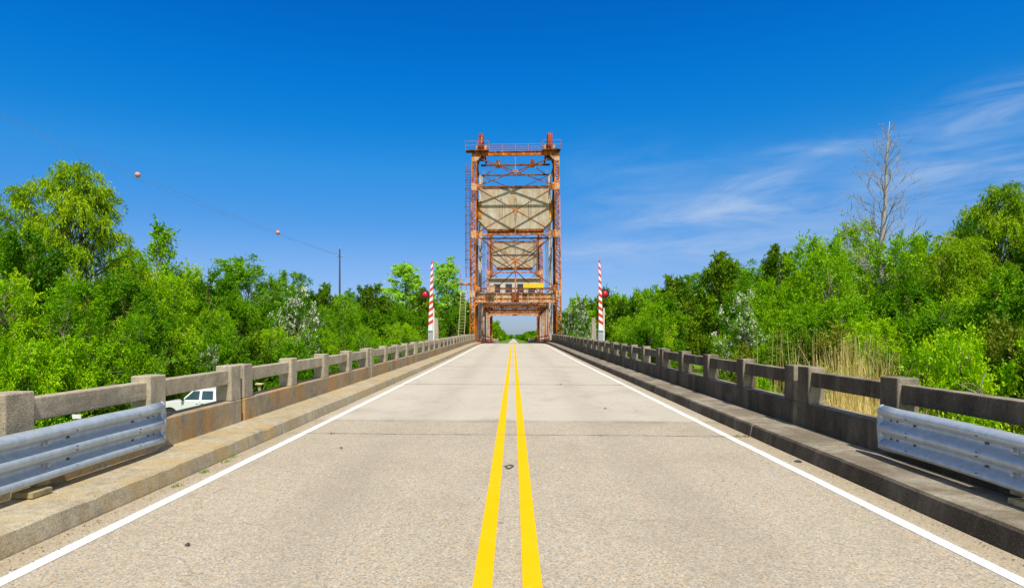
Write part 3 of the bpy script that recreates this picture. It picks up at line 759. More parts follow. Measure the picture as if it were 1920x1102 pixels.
counterweight(T2+1.4, 20.2, 'concrete counterweight hanging in the far tower, seen below the larger one')
# lift span
ls = empty('lift_span', (TX, 88, 0), 0, 'rusty steel through truss lift span between the two towers', 'bridge span')
LA, LB = 87.2, 120.8; NP = 6
def lx(b, s):
    return s*4.85
for s in (-1, 1):
    ch = MB(); x = lx(None, s)
    ch.bar((x, LA-88, rz(LA)+.15), (x, LB-88, rz(LB)+.15), .4, .45); ch.bar((x, LA-88, 7.7), (x, LB-88, 7.7), .4, .4)
    ch.build('chord', M['rust'], ls)
    for k in range(NP+1):
        y = LA+(LB-LA)*k/NP-88
        v = MB(); v.bar((x-.12, y, 1.0), (x-.12, y, 7.6), .07, .3); v.bar((x+.12, y, 1.0), (x+.12, y, 7.6), .07, .3); v.bar((x, y, 1.0), (x, y, 7.6), .2, .04)
        v.build('vertical', M['rust_pale'] if k % 2 else M['pale_steel'], ls)
    d = MB()
    for k in range(NP):
        y0 = LA+(LB-LA)*k/NP-88; y1 = LA+(LB-LA)*(k+1)/NP-88
        za, zb2 = (7.6, 1.2) if k < NP/2 else (1.2, 7.6)
        d.bar((x, y0, za), (x, y1, zb2), .12, .22)
    d.build('diagonals', M['rust'], ls)
    rl = MB()
    for zr in (.55, 1.05): rl.bar((s*4.45, LA-88, rz(LA)+zr), (s*4.45, LB-88, rz(LB)+zr), .08, .14)
    rl.build('side_rail', M['rust_dark'], ls)
    kb = MB(); kb.bar((s*4.05, TY-88+.6, rz(82)+.14), (s*4.05, LB-88, rz(LB)+.14), .35, .26); kb.build('steel_kerb', M['rust_dark'], ls)
for k in range(NP+1):
    y = LA+(LB-LA)*k/NP-88; zl = 6.25
    p = MB(); p.bar((-4.7, y, zl), (4.7, y, zl), .14, .16); p.bar((-4.7, y, 7.5), (4.7, y, 7.5), .2, .2)
    n = 10
    for q in range(n):
        a = -4.6+9.2*q/n; b2 = -4.6+9.2*(q+1)/n
        p.bar((a, y, zl if q % 2 else 7.4), (b2, y, 7.4 if q % 2 else zl), .05, .08)
    for s in (-1, 1): p.prism([(s*4.7, zl), (s*4.2, zl), (s*4.7, 5.7)], 'y', y-.02, y+.02)
    p.build('sway_frame', M['rust_pale'] if k in (0, 6) else M['rust_dark'], ls)
# far-tower portal seen through the span
# machinery house on the span
hs_ = empty('machinery_house', (TX, 98, 7.7), 0, 'white machinery house with dark windows on top of the lift span', 'machinery house')
b = MB(); b.box(-3.9, 3.7, 0, 4.6, .55, 3.0)
wa = b.build('wall', M['white_wall'], hs_, .01)
b = MB(); b.box(-4.15, 3.95, -.35, 4.95, 3.002, 3.16); b.box(-4.0, 3.8, -.15, 4.75, 2.72, 2.80); b.build('roof', M['cw'], hs_, .02)
for x in (-2.75, -.95, .85, 2.55):
    b = MB(); b.box(x-.52, x+.52, -.03, -.004, .9, 2.25); wo_ = b.build('window', M['glass_dark'], hs_)
    b = MB()
    for xx in (x-.54, x+.54): b.box(xx-.035, xx+.035, -.06, -.032, .85, 2.3)
    for zz in (.88, 2.28): b.box(x-.5, x+.5, -.055, -.034, zz-.03, zz+.03)
    b.build('window_frame', M['white_wall'], wo_)
b = MB(); b.box(-4.7, 4.7, -1.4, 5.2, .1, .22)
for x in (-4.2, -2, 0, 2, 4.2): b.box(x-.08, x+.08, -1.3, 5.1, -.1, .098)
b.build('platform', M['rust'], hs_)
b = MB()
for zr in (.75, 1.2): b.bar((-4.65, -1.35, zr), (4.65, -1.35, zr), .05, .05)
for k in range(8): b.bar((-4.65+k*9.3/7, -1.35, .22), (-4.65+k*9.3/7, -1.35, 1.22), .05, .05)
b.build('handrail', M['purple_rail'], hs_)
# yellow clearance board and pale cabinet on the portal
b = MB(); y = TY-.25; x0 = (981-HX)*y/F; x1 = (1019-HX)*y/F
b.box(x0, x1, y-.04, y, zy(540, y), zy(531, y)); 
yb = empty('yellow_sign', (0, 0, 0), 0, 'plain yellow oblong board fixed across the portal of the nearer tower', 'sign')
b.build('board', M['yellow_sign'], yb, .01)
b = MB()
for x in (x0+.4, x1-.4): b.bar((x, y+.05, 6.9), (x, y+.05, 8.2), .06, .06)
b.build('bracket', M['rust_dark'], yb)
b = MB(); b.box((913-HX)*y/F, (928-HX)*y/F, y-.2, y+.25, 7.16, 7.85); b.box((912-HX)*y/F, (929-HX)*y/F, y-.24, y+.29, 7.852, 7.92)
tag(b.build('control_cabinet', M['rust_pale'], None, .02), 'pale pinkish metal cabinet on the left end of the portal girder', 'cabinet')
# tower piers
for (ya, yb_) in ((75.6, 87.0), (121, 132.5)):
    b = MB(); b.box(-6.6, 7.1, ya, yb_, -7, -.9); b.box(-6.9, 7.4, ya-.3, yb_+.3, -.898, -.3)
    tag(b.build('bridge_pier', M['pier'], None, .05), 'massive concrete pier under the ' + ('nearer' if ya < 100 else 'far') + ' lift tower', 'pier')
# pile of pale debris boxes at the far end near the tower foot

# ---------------------------------------------------------------- barrier gates and signals
def gate(px, s, Z, name):
    X = at(px, 600, Z).x; zb = rz(Z)
    g0 = empty('barrier_gate', (X, Z, zb), 0, f'raised red and white striped barrier arm on the {name} of the road', 'barrier gate', 'barrier gates')
    h0 = .55; base = MB(); base.box(-.6, .6, -.5, .9, -.7, .12); base.box(-.42, .42, -.1, .6, .121, 1.0)
    base.build('plinth', M['pier'], g0, .02)
    hp = MB(); hp.box(-.165, .15, .06, .40, .3, 1.65); hp.build('arm_root', M['grey_metal'], g0, .015)
    L0, L1 = 1.62, 6.12 
    lean = -s*.022
    def hwid(z): return .148+(.055-.148)*(z-L0)/(L1-L0)
    # alternating slanted bands, each its own faces on one arm
    arm = MB(); nb = 21; zs = [L0+.02+(L1-L0-.02)*i/nb for i in range(nb+1)]
    slant = -.085*s
    for i in range(nb):
        a, b2 = zs[i], zs[i+1]
        def row(z):
            w_ = hwid(z); x = lean*(z-L0)
            sl = slant*(0 if (z <= L0+.03 or z >= L1-.01) else 1)
            return [(x-w_, 0, z-sl), (x+w_, 0, z+sl), (x+w_, .07, z+sl), (x-w_, .07, z-sl)]
        A = row(a); B = row(b2)
        arm.add(A+B, [(0, 1, 5, 4), (1, 2, 6, 5), (2, 3, 7, 6), (3, 0, 4, 7)] + ([(3, 2, 1, 0)] if i == 0 else []) + ([(4, 5, 6, 7)] if i == nb-1 else []), 1 if i % 2 == 0 and i > 0 or i == nb-1 else 0)
    arm.build('arm', [M['gate_white'], M['gate_red']], g0)
    st = MB(); st.bar((s*.02+.2, .3, .9), (s*.02+.2, .3, 3.1), .07, .1); st.build('support_tube', M['gate_white'], g0)
    # signal lamp beside it
    lx_ = (797 if s < 0 else 1134)
    sX = at(lx_, 552, Z+.4).x; zc = zy(552, Z+.4)
    sg = empty('signal_lamp', (X, Z+.45, zb), 0, f'round red signal lamp in a black hood beside the {name} barrier arm', 'signal lamp', 'signal lamps')
    m_ = MB(); m_.tube([(.03, 0, .12), (.03, 0, zc-zb-.1)], .05, 8); m_.bar((0, 0, zc-zb), (sX-X, .05, zc-zb), .05, .05); m_.build('mast', M['dark_steel'], sg)
    lm = MB(); c = (sX-X, -.15, zc-zb)
    lm.tube([(c[0], .18, c[2]), (c[0], .0, c[2]), (c[0], -.18, c[2])], [.15, .27, .28], 20); lm.bar((c[0], 0, c[2]+.2), (c[0]-.06, 0, c[2]+.5), .06, .08)
    lm.build('hood', M['black'], sg, 0)
    le = MB(); le.ball((c[0], -.15, c[2]), .195, 16, 10, 0, 1, .55, 1); le.build('lens', M['lens'], sg, 0, True)
    # tapered concrete obelisk behind the parapet
    for (px2, Z2) in (((818, 45.2) if s < 0 else (1113, 45.2)),):
        X2 = at(px2, 596, Z2).x; zt2 = zy(596, Z2)
        ob = MB(); b0, b1 = .24, .12
        vs = [(X2+i*b0, Z2+j*b0, rz(Z2)-.4) for i, j in ((-1,-1),(1,-1),(1,1),(-1,1))]+[(X2+i*b1, Z2+j*b1, zt2) for i, j in ((-1,-1),(1,-1),(1,1),(-1,1))]
        ob.add(vs, [(3,2,1,0),(4,5,6,7),(0,1,5,4),(1,2,6,5),(2,3,7,6),(3,0,4,7)])
        tag(ob.build('concrete_pylon', M['conc_l'], None, .02), f'tapering concrete pylon behind the {name} parapet next to the barrier', 'pylon', 'tapered pylons')
gate(807, -1, 41.0, 'left'); gate(1127, 1, 41.0, 'right')
for s, nm in ((-1, 'left'), (1, 'right')):    # the far pair of gates, seen through the towers
    Z = 140.; X = s*5.35; 
    g0 = empty('barrier_gate', (X, Z, rz(Z)), 0, f'small far striped barrier arm on the {nm}, seen through the bridge opening', 'barrier gate', 'barrier gates')
    b = MB(); b.box(-.4, .4, -.3, .3, -.6, 1.0); b.build('plinth', M['pier'], g0)
    arm = MB()
    for i in range(18):
        z0 = 1.0+i*.34; z1 = z0+.34; w0 = .16-.006*i; 
        arm.box(-w0, w0, 0, .07, z0, z1, i % 2)
    arm.build('arm', [M['gate_white'], M['gate_red']], g0)

# ---------------------------------------------------------------- pole, wires, marker balls
pz = at(637, 470, 130)
up = empty('utility_pole', (pz.x, 130, ground(pz.x, 130)), 0, 'tall dark wooden utility pole rising above the left trees', 'utility pole')
b = MB(); b.tube([(0, 0, 0), (0, 0, pz.z-ground(pz.x, 130)+.4)], [.27, .13], 10); b.build('pole', M['pole_wood'], up)
b = MB(); hh = pz.z-ground(pz.x, 130)
b.bar((-.7, 0, hh-1.2), (.7, 0, hh-1.2), .08, .09); b.build('crossarm', M['pole_wood'], up)
for x in (-.6, .6, 0):
    b = MB(); b.tube([(x, 0, hh-1.12), (x, 0, hh-.9)] if x else [(0, 0, hh+.4), (0, 0, hh+.6)], .05, 6); b.build('insulator', M['white_paint'], up)
def wire(pts, lab, tend):
    P = np.array(pts); t = P[:, 0]; tt = np.linspace(0, tend, 60)
    co = [np.polyfit(t, P[:, i], 2 if i == 3 else 1) for i in (1, 2, 3)]
    b = MB(); pp = [tuple(float(np.polyval(c, q)) for c in co) for q in tt]
    b.tube(pp, .018, 5); tag(b.build('overhead_wire', M['cable']), lab, 'wire', 'overhead wires')
    return co
B1 = at(258, 330, 90)
def on_line(px, py):
    """the point of the vertical plane through pole and first ball seen at (px, py)"""
    lo, hi = -.5, 2.2
    for _ in range(40):
        t_ = (lo+hi)/2; Y_ = 130+(B1.y-130)*t_; X_ = pz.x+(B1.x-pz.x)*t_
        if at(px, py, Y_).x < X_: lo = t_
        else: hi = t_
    return (t_, X_, Y_, at(px, py, Y_).z)
W1 = [(0, pz.x, 130, pz.z-1.0), on_line(521, 435), on_line(258, 330), on_line(120, 266), on_line(0, 212)]
c1 = wire(W1, 'upper thin overhead wire carrying marker balls across the left sky', 2.1)
wire([(t_, x, y, z-.12-.55*min(1, t_)) for t_, x, y, z in W1], 'lower thin overhead wire below the marker balls in the left sky', 2.1)
for t_, r, lab in ((W1[2][0], .40, 'salmon orange marker ball on the overhead wire, the larger one above the tall left tree'), (W1[1][0], .40, 'salmon orange marker ball on the overhead wire, the smaller one nearer the pole')):
    p = [float(np.polyval(c, t_)) for c in c1]
    mbk = empty('marker_ball', p, 0, lab, 'marker ball', 'wire marker balls')
    b = MB(); b.ball((0, 0, 0), r, 20, 14); b.build('shell', M['ball'], mbk, 0, True)
    b = MB(); b.disc((0, 0, 0), r*1.03, r*1.03, (0, 0, 1), .03, 24); b.build('seam', M['grey_metal'], mbk)

# ---------------------------------------------------------------- pickup truck
def truck():
    Z = 33.; x0 = (300-HX)*Z/F; gz = ground(-16, 33)+.02
    t = empty('pickup_truck', (-16.1, 32.2, gz-.11), 0, 'silver extended cab pickup truck parked below the left parapet', 'pickup truck')
    # local: x along length, nose at -x; y across (0 near side), z up. length 5.1
    W = 1.76
    def arch(cx, r, n=9): return [(cx+r*math.cos(a), .36+r*math.sin(a)) for a in np.linspace(math.pi, 0, n)]
    low = [(-2.42, .42)] + arch(-1.62, .43) + arch(1.42, .43) + [(2.5, .45), (2.55, .55), (2.52, 1.10), (.92, 1.12), (.9, 1.16), (-1.0, 1.14), (-2.2, 1.02), (-2.42, .86), (-2.48, .6)]
    b = MB(); b.prism(low, 'y', 0, W); b.build('body', M['silver'], t, .035)
    # cab greenhouse, leaning in towards the roof
    prof = [(-1.02, 1.13), (.86, 1.13), (.78, 1.62), (.62, 1.73), (-.30, 1.74), (-.46, 1.68)]
    c = MB(); n = len(prof)
    def inset(z): return .03+.17*(z-1.13)/.6
    vs = [(x, inset(z), z) for x, z in prof]+[(x, W-inset(z), z) for x, z in prof]
    c.add(vs, [tuple(range(n))[::-1], tuple(range(n, 2*n))]+[(i, (i+1) % n, (i+1) % n+n, i+n) for i in range(n)])
    c.build('cab', M['silver'], t, .03)
    for side in (0, 1):
        for poly in ([(-.86, 1.18), (-.08, 1.18), (-.08, 1.62), (-.40, 1.62)], [(.06, 1.18), (.66, 1.18), (.62, 1.62), (.06, 1.62)]):
            g_ = MB(); yy_ = (lambda z: inset(z)-.012) if side == 0 else (lambda z: W-inset(z)+.012)
            o_ = 1 if side == 0 else -1
            g_.add([(x, yy_(z), z) for x, z in poly]+[(x, yy_(z)+.02*o_, z) for x, z in poly], [(0, 1, 2, 3), (7, 6, 5, 4)]+[(i, i+4, (i+1) % 4+4, (i+1) % 4) for i in range(4)])
            g_.build('side_window', M['car_glass'], t)
    ws = MB(); ws.add([(-1.035, .14, 1.19), (-1.035, W-.14, 1.19), (-.50, W-.24, 1.66), (-.50, .24, 1.66)], [(0, 1, 2, 3)]); ws.build('windscreen', M['car_glass'], t)
    for yy_ in (-.004,):
        dl = MB()
        for x in (-.98, -.02, .80): dl.box(x-.007, x+.007, -.004, .0, .5, 1.12)
        dl.box(-2.3, 2.4, -.012, .0, .50, .535)
        dl.build('door_seams', M['grey_metal'], t)
    for x in (-.16, .1): hb_ = MB(); hb_.box(x-.07, x+.07, -.035, -.006, 1.0, 1.03); hb_.build('door_handle', M['silver'], t, .005)
    for yy_ in (-.17, W+.03):
        mm = MB(); mm.box(-.95, -.82, yy_, yy_+.14, 1.16, 1.33); mm.build('wing_mirror', M['black'], t, .03)
    for cx in (-1.62, 1.42):
        for yy_ in (.12, W-.12):
            wh = MB(); wh.tube([(cx, yy_-.12, .36), (cx, yy_-.10, .36), (cx, yy_+.10, .36), (cx, yy_+.12, .36)], [.31, .36, .36, .31], 24); wo2 = wh.build('wheel', M['tyre'], t)
            rm = MB(); sgn = -1 if yy_ < 1 else 1
            rm.disc((cx, yy_+sgn*.122, .36), .20, .20, (0, 1, 0), .02, 20)
            for k in range(5):
                a = k*1.2566; rm.bar((cx, yy_+sgn*.14, .36), (cx+.19*math.cos(a), yy_+sgn*.14, .36+.19*math.sin(a)), .03, .05)
            rm.build('rim', M['chrome'], wo2)
    bd = MB(); bd.box(.98, 2.46, .07, W-.07, 1.122, 1.128); bd.build('load_bed', M['black'], t)
    for yy_ in (.2, W-.45):
        h = MB(); h.box(-2.475, -2.40, yy_, yy_+.25, .72, .86); h.build('headlight', M['lamp_glass'], t, .01)
    bm_ = MB(); bm_.box(-2.62, -2.45, .03, W-.03, .42, .62); bm_.build('bumper', M['chrome'], t, .03)
    return t
M['car_glass'] = plain('car_glass', (.03, .07, .09), .06, .8, 0, .3, 1)
truck()
# wire fence and little signs on the left bank
fn = empty('wire_fence', (-12, 14, 0), 0, 'low wire fence with thin posts below the left parapet', 'fence')
b = MB(); fy = list(np.arange(8, 31, 3.2))
for zr in (1.35, 1.0, .65):
    b.tube([(0, y-14, ground(-12, y)+zr) for y in fy], .008, 4)
b.build('wires', M['cable'], fn)
for y in fy:
    b = MB(); b.box(-.05, .05, y-14-.05, y-14+.05, ground(-12, y)-.2, ground(-12, y)+1.5); b.build('fence_post', M['wood'], fn)
p = at(144, 780.5, 16.5)
sg = empty('small_sign', (p.x, p.y, p.z), 0, 'small white sign plate on a stake beside the wire fence', 'sign')
b = MB(); b.box(-.12, .12, -.01, .01, -.055, .055); b.build('plate', M['white_paint'], sg)
b = MB(); b.box(-.015, .015, .012, .03, -1.6, .05); b.build('stake', M['rust_red'], sg)
p = at(487, 720, 30.)
sg = empty('marker_post', (p.x, p.y, p.z), 0, 'short post with a pale yellow cap seen past the paired left posts', 'post')
b = MB(); b.box(-.17, .17, -.15, .15, -.02, .05); b.build('cap', M['cream'], sg, .01)
b = MB(); b.box(-.06, .06, -.06, .06, -2.4, -.021); b.build('stem', M['wood'], sg)
p = at(1183, 661, 60.)
sg = empty('orange_sign', (p.x, p.y, p.z), 0, 'orange work sign on legs beyond the right parapet', 'sign')
b = MB(); b.box(-.5, .5, -.02, .02, -.6, .5); b.build('panel', M['orange'], sg)
b = MB()
for x in (-.3, .3): b.box(x-.04, x+.04, .022, .08, p.z*0-3.5, .4)
b.build('legs', M['wood'], sg)
# tar ring between the centre lines
b = MB(); cy = 1200*1.62/(874-633)
ring = [(.092+.0+ (.055+.012*math.sin(3*a))*math.cos(a)-.145, cy+(.13+.03*math.sin(2*a))*math.sin(a)) for a in np.linspace(0, 2*math.pi, 28, endpoint=False)]
cx_ = sum(p[0] for p in ring)/28; ri = [(cx_+(p[0]-cx_)*.55, cy+(p[1]-cy)*.45+.01) for p in ring]
b.v = [(x, y, rz(y)+.005) for x, y in ring]+[(x, y, rz(y)+.005) for x, y in ri]
b.f = [(i, (i+1) % 28, (i+1) % 28+28, i+28) for i in range(28)]; b.m = [0]*28
tag(b.build('tar_mark', M['tar']), kind='structure')

# ---------------------------------------------------------------- plants
def quads(cen, size, width, dirs, nrm, tint):
    """diamond leaves -> verts (4n,3), tint per vertex"""
    d = dirs/np.linalg.norm(dirs, axis=1, keepdims=True)
    s = np.cross(d, nrm); s /= (np.linalg.norm(s, axis=1, keepdims=True)+1e-9)
    L = size[:, None]*.5; W = width[:, None]*.5
    v = np.stack([cen-d*L, cen+s*W+d*L*.1, cen+d*L, cen-s*W+d*L*.1], axis=1).reshape(-1, 3)
    return v, np.repeat(tint, 4)
def leafmesh(name, parts, mats):
    V = np.concatenate([p[0] for p in parts]).astype(np.float32); T = np.concatenate([p[1] for p in parts]).astype(np.float32)
    n = len(V)//4; me = bpy.data.meshes.new(name)
    me.vertices.add(len(V)); me.vertices.foreach_set('co', V.ravel())
    me.loops.add(len(V)); me.loops.foreach_set('vertex_index', np.arange(len(V), dtype=np.int32))
    me.polygons.add(n); me.polygons.foreach_set('loop_start', np.arange(0, 4*n, 4, dtype=np.int32))
    try: me.polygons.foreach_set('loop_total', np.full(n, 4, dtype=np.int32))
    except Exception: pass
    for m in mats: me.materials.append(m)
    if len(mats) > 1:
        mi = np.concatenate([np.full(len(p[0])//4, i, dtype=np.int32) for i, p in enumerate(parts)]); me.polygons.foreach_set('material_index', mi)
    me.update(calc_edges=True)
    a = me.attributes.new('tint', 'FLOAT', 'POINT'); a.data.foreach_set('value', T)
    return me
def rv(n): v = rng.normal(size=(n, 3)); return v/np.linalg.norm(v, axis=1, keepdims=True)
def curve(p0, p1, sag, n=7, wob=.04):
    p0 = np.array(p0, float); p1 = np.array(p1, float); t = np.linspace(0, 1, n)[:, None]
    c = p0*(1-t)+p1*t; L = np.linalg.norm(p1-p0)
    c[:, 2] += (sag*L*4*(t*(1-t)))[:, 0]
    c[1:-1] += rng.normal(size=(n-2, 3))*wob*L
    return c
SEED = 100
def make_plant(name, H, Rr, kind, lm, tips, per, leaf, aspect, clump, trunk_r, barkm, c0=.18, profile=None, flowers=0, flat=1.0, droop=0., top_bias=0., stems=1, gappy=.0, nb=0):
    """a trunk mesh with limbs and a crown mesh of leaf clumps; unit: metres, base at origin"""
    global rng, SEED
    SEED += 1; rng = np.random.default_rng(SEED)
    br = MB(); centers = []; rads = []
    tops = []
    for s_ in range(stems):
        a = rng.uniform(0, 6.28); off = 0 if stems == 1 else Rr*.35
        bx_, by_ = off*math.cos(a)*.3, off*math.sin(a)*.3
        top = np.array([off*math.cos(a)+rng.normal()*.05*Rr, off*math.sin(a)+rng.normal()*.05*Rr, H*rng.uniform(.86, .97) if stems > 1 else H*.96])
        tr = curve((bx_, by_, -.3), top, .0, 9, .018); tr[0] = (bx_, by_, -.3)
        br.tube([tuple(p) for p in tr], [trunk_r*(1-.93*i/8)/math.sqrt(stems)+.015 for i in range(9)], 7)
        tops.append(tr)
    prof = profile or (lambda h: math.sin(math.pi*min(1, max(0, h*.82+.14)))**.7)
    lob = [(rng.uniform(0, 6.28), rng.uniform(.25, 1), rng.uniform(.75, 1.2)) for _ in range(9)]
    bough = [((q+.5)/max(nb, 1), q*2.4+rng.normal()*.3, rng.uniform(.72, 1.22), rng.uniform(.1, .9)) for q in range(nb)]
    btint = []
    for k in range(tips):
        h = rng.uniform(0, 1)**(1-top_bias*.4) ; a = rng.uniform(0, 6.28); bt = rng.random(); bs = 1.
        if nb and rng.random() < .93:
            bh, ba, bs, bt = bough[rng.integers(nb)]
            h = min(1, max(0, bh**(1-top_bias*.4)+rng.normal()*.045)); a = ba+rng.normal()*.28
        m = 1.0
        for la, lh, ls_ in lob:
            da = abs((a-la+math.pi) % (2*math.pi)-math.pi)
            if da < .8 and abs(h-lh) < .22: m = ls_
        rr = Rr*prof(h)*m*(rng.uniform(.25, 1)**.45)*bs
        z = H*(c0+(1-c0)*h)
        tr = tops[k % stems]
        tip = np.array([rr*math.cos(a), rr*math.sin(a), z + rng.normal()*.02*H])
        zs = max(c0*H*.7, z-rr*rng.uniform(.35, .8)) if kind != 'cypress' else z-rr*.15
        tt = min(.97, max(.05, zs/(H)))*8; i0 = min(7, int(tt)); f = tt-i0; st = tr[i0]*(1-f)+tr[i0+1]*f
        tip[:2] += st[:2]*.6
        cv = curve(st, tip, .05 if kind != 'willow' else .16, 6, .045)
        L = np.linalg.norm(tip-st); r0 = max(.016, trunk_r*.36*min(1, L/Rr)*(1-h*.45))
        br.tube([tuple(p) for p in cv], [r0*(1-.85*i/5)+.006 for i in range(6)], 4, 0, False)
        # clump points along the outer part
        for q in (.55, .75, .9, 1.0) if kind != 'cypress' else (.25, .45, .62, .78, .9, 1.0):
            i1 = q*5; j = min(4, int(i1)); ff = i1-j; p = cv[j]*(1-ff)+cv[j+1]*ff
            btint.append(bt); centers.append(p); rads.append(clump*(.6+.6*rng.random())*(1.15 if q < .9 else .85))
    # a few leader sprays break the top outline
    C_ = np.array(centers); Rd = np.array(rads); nC = len(C_)
    keep = rng.random(nC) > gappy; C_ = C_[keep]; Rd = Rd[keep]; nC = len(C_); BT = np.array(btint)[keep]
    idx = rng.integers(0, nC, tips*per); n = len(idx)
    ctint = rng.uniform(.1, .9, nC)*.45+BT*.55
    # sprays: every clump is a handful of leafy twigs that reach out of the limb
    NT = 6
    outw = C_.copy(); outw[:, 2] = 0; outw /= (np.linalg.norm(outw, axis=1, keepdims=True)+.3)
    D = rv(nC*NT).reshape(nC, NT, 3)*1.0 + outw[:, None, :]*.75 + np.array([0, 0, .35 if kind != 'cypress' else .05])
    D /= np.linalg.norm(D, axis=2, keepdims=True); D[:, :, 2] *= flat
    Lt = Rd[:, None]*rng.uniform(.9, 2.5, (nC, NT))
    ti = rng.integers(0, NT, n); tt = rng.random(n)**.8
    Dn = D[idx, ti]; Ln = Lt[idx, ti]
    cen = C_[idx]+Dn*(Ln*tt)[:, None]+rng.normal(size=(n, 3))*(Rd[idx]*.17*(1.15-tt*.6))[:, None]*np.array([1, 1, max(.5, flat)])
    dirs = rv(n)*.75+Dn*.8; nr = rv(n)*.8+np.array([0, 0, .8])
    if droop > 0: cen[:, 2] -= droop*Ln*tt**2*1.9; dirs = rv(n)*.5+Dn*.5+np.array([0, 0, -.75])
    else: cen[:, 2] -= .12*Ln*tt**2
    if kind == 'cypress': dirs[:, 2] *= .3; nr = rv(n)*.5+np.array([0, 0, 1.])
    size = leaf*rng.uniform(.6, 1.35, n)
    tint = np.clip(ctint[idx]*.68+rng.random(n)*.32, 0, 1)
    parts = [quads(cen, size, size*aspect, dirs, nr, tint)]; mats = [lm]
    if flowers:
        nf = int(flowers); outer = np.linalg.norm(C_[:, :2], axis=1)+.3*C_[:, 2]; w_ = outer/outer.sum()
        fi = rng.choice(nC, nf//14+1, p=w_); fc = C_[fi]+rv(len(fi))*Rd[fi][:, None]*1.0
        fi2 = rng.integers(0, len(fc), nf); cen = fc[fi2]+rng.normal(size=(nf, 3))*.10
        sz = rng.uniform(.09, .19, nf)
        parts.append(quads(cen, sz, sz*.8, rv(nf), rv(nf), rng.random(nf))); mats.append(M['flower'])
    cm = leafmesh(name+'_crown', parts, mats)
    tm = bpy.data.meshes.new(name+'_trunk'); tm.from_pydata(br.v, [], br.f); tm.materials.append(barkm); tm.polygons.foreach_set('use_smooth', [True]*len(tm.polygons)); tm.update()
    return dict(name=name, H=H, R=Rr, crown=cm, trunk=tm)
K = {}
for i in range(2):
    K[f'willow{i}'] = make_plant('willow_tree', 14, 5.4, 'willow', M['leaf_willow'], 230, 300, .24, .24, .62, .26, M['bark'], .12, lambda h: 1.02*(1-h)**.48*(.55+.45*min(1, h*3))+.1, droop=.42, stems=3, nb=22, gappy=.12)
K['slender'] = make_plant('slender_tree', 11, 2.2, 'broad', M['leaf_bright'], 60, 210, .19, .45, .42, .12, M['bark_pale'], .25, None, stems=2, gappy=.15, nb=9)
for i in range(3):
    K[f'bright{i}'] = make_plant('leafy_tree', 10, 4.2, 'broad', M['leaf_bright'], 170, 290, .18, .42, .50, .18, M['bark_pale'], .06, None, stems=3, top_bias=.25, gappy=.18, nb=20)
for i in range(2):
    K[f'mid{i}'] = make_plant('broadleaf_tree', 11, 4.2, 'broad', M['leaf_mid'], 160, 280, .21, .5, .52, .22, M['bark'], .10, None, stems=2, top_bias=.2, nb=17, gappy=.15)
    K[f'feather{i}'] = make_plant('feathery_tree', 12, 4.0, 'broad', M['leaf_cypress'], 140, 260, .26, .3, .58, .2, M['bark_pale'], .22, None, stems=2, flat=.4, top_bias=.4, nb=15)
for i in range(2):
    K[f'oak{i}'] = make_plant('oak_tree', 12, 4.4, 'broad', M['leaf_dark'], 100, 230, .33, .5, .68, .26, M['bark'], .28, None, flat=.6, top_bias=.4, stems=1+i, gappy=.1, nb=13)
    K[f'cypress{i}'] = make_plant('cypress_tree', 16, 4.0, 'broad', M['leaf_fresh'], 170, 230, .34, .32, .50, .24, M['bark_pale'], .12, lambda h: (1-h)**.55*.95+.14, flat=.62, gappy=.22)
    K[f'flower{i}'] = make_plant('blossoming_tree', 8, 3.2, 'broad', M['leaf_mid'], 105, 240, .19, .4, .48, .13, M['bark_pale'], .08, None, flowers=8000, stems=4, nb=14)
for i in range(4):
    K[f'shrub{i}'] = make_plant('shrub', 4.5, 2.8, 'broad', [M['leaf_bright'], M['leaf_mid'], M['leaf_olive'], M['leaf_dark']][i], 110, 240, .15, .5, .38, .07, M['bark'], .02, lambda h: math.sqrt(max(0, 1-h*h*.92)), stems=5, nb=14)
K['vine'] = make_plant('vine_covered_snag', 8, 1.0, 'broad', M['leaf_dark'], 70, 150, .2, .6, .34, .16, M['bark'], .05, lambda h: .85-.35*h)
for i in range(3):
    K[f'far{i}'] = make_plant('distant_tree', 13, 5.5, 'broad', [M['leaf_mid'], M['leaf_bright'], M['leaf_dark']][i], 80, 130, .55, .6, .9, .25, M['bark'], .08, None, top_bias=.2, stems=2, nb=12)
rng = np.random.default_rng(5)
def plant(kind, px, ty, Z, wpx, label=None, cat='tree', group=None, X=None, base=None, hgt=None, wid=None):
    k = K[kind]
    pp_ = at(px, ty, Z)
    if X is None: X = pp_.x
    gz = ground(X, Z) if base is None else base
    h = hgt or (pp_.z-gz); wd = wid or wpx*Z/F
    o = empty(k['name'], (X, Z, gz), random.uniform(0, 6.28), label, cat, group)
    s = wd/(2*k['R']); sz = h/k['H']; s = max(s, sz*.55)
    o.scale = (s, s, sz)
    for nm in ('trunk', 'crown'):
        c = bpy.data.objects.new(nm, k[nm]); C.objects.link(c); c.parent = o
    return o
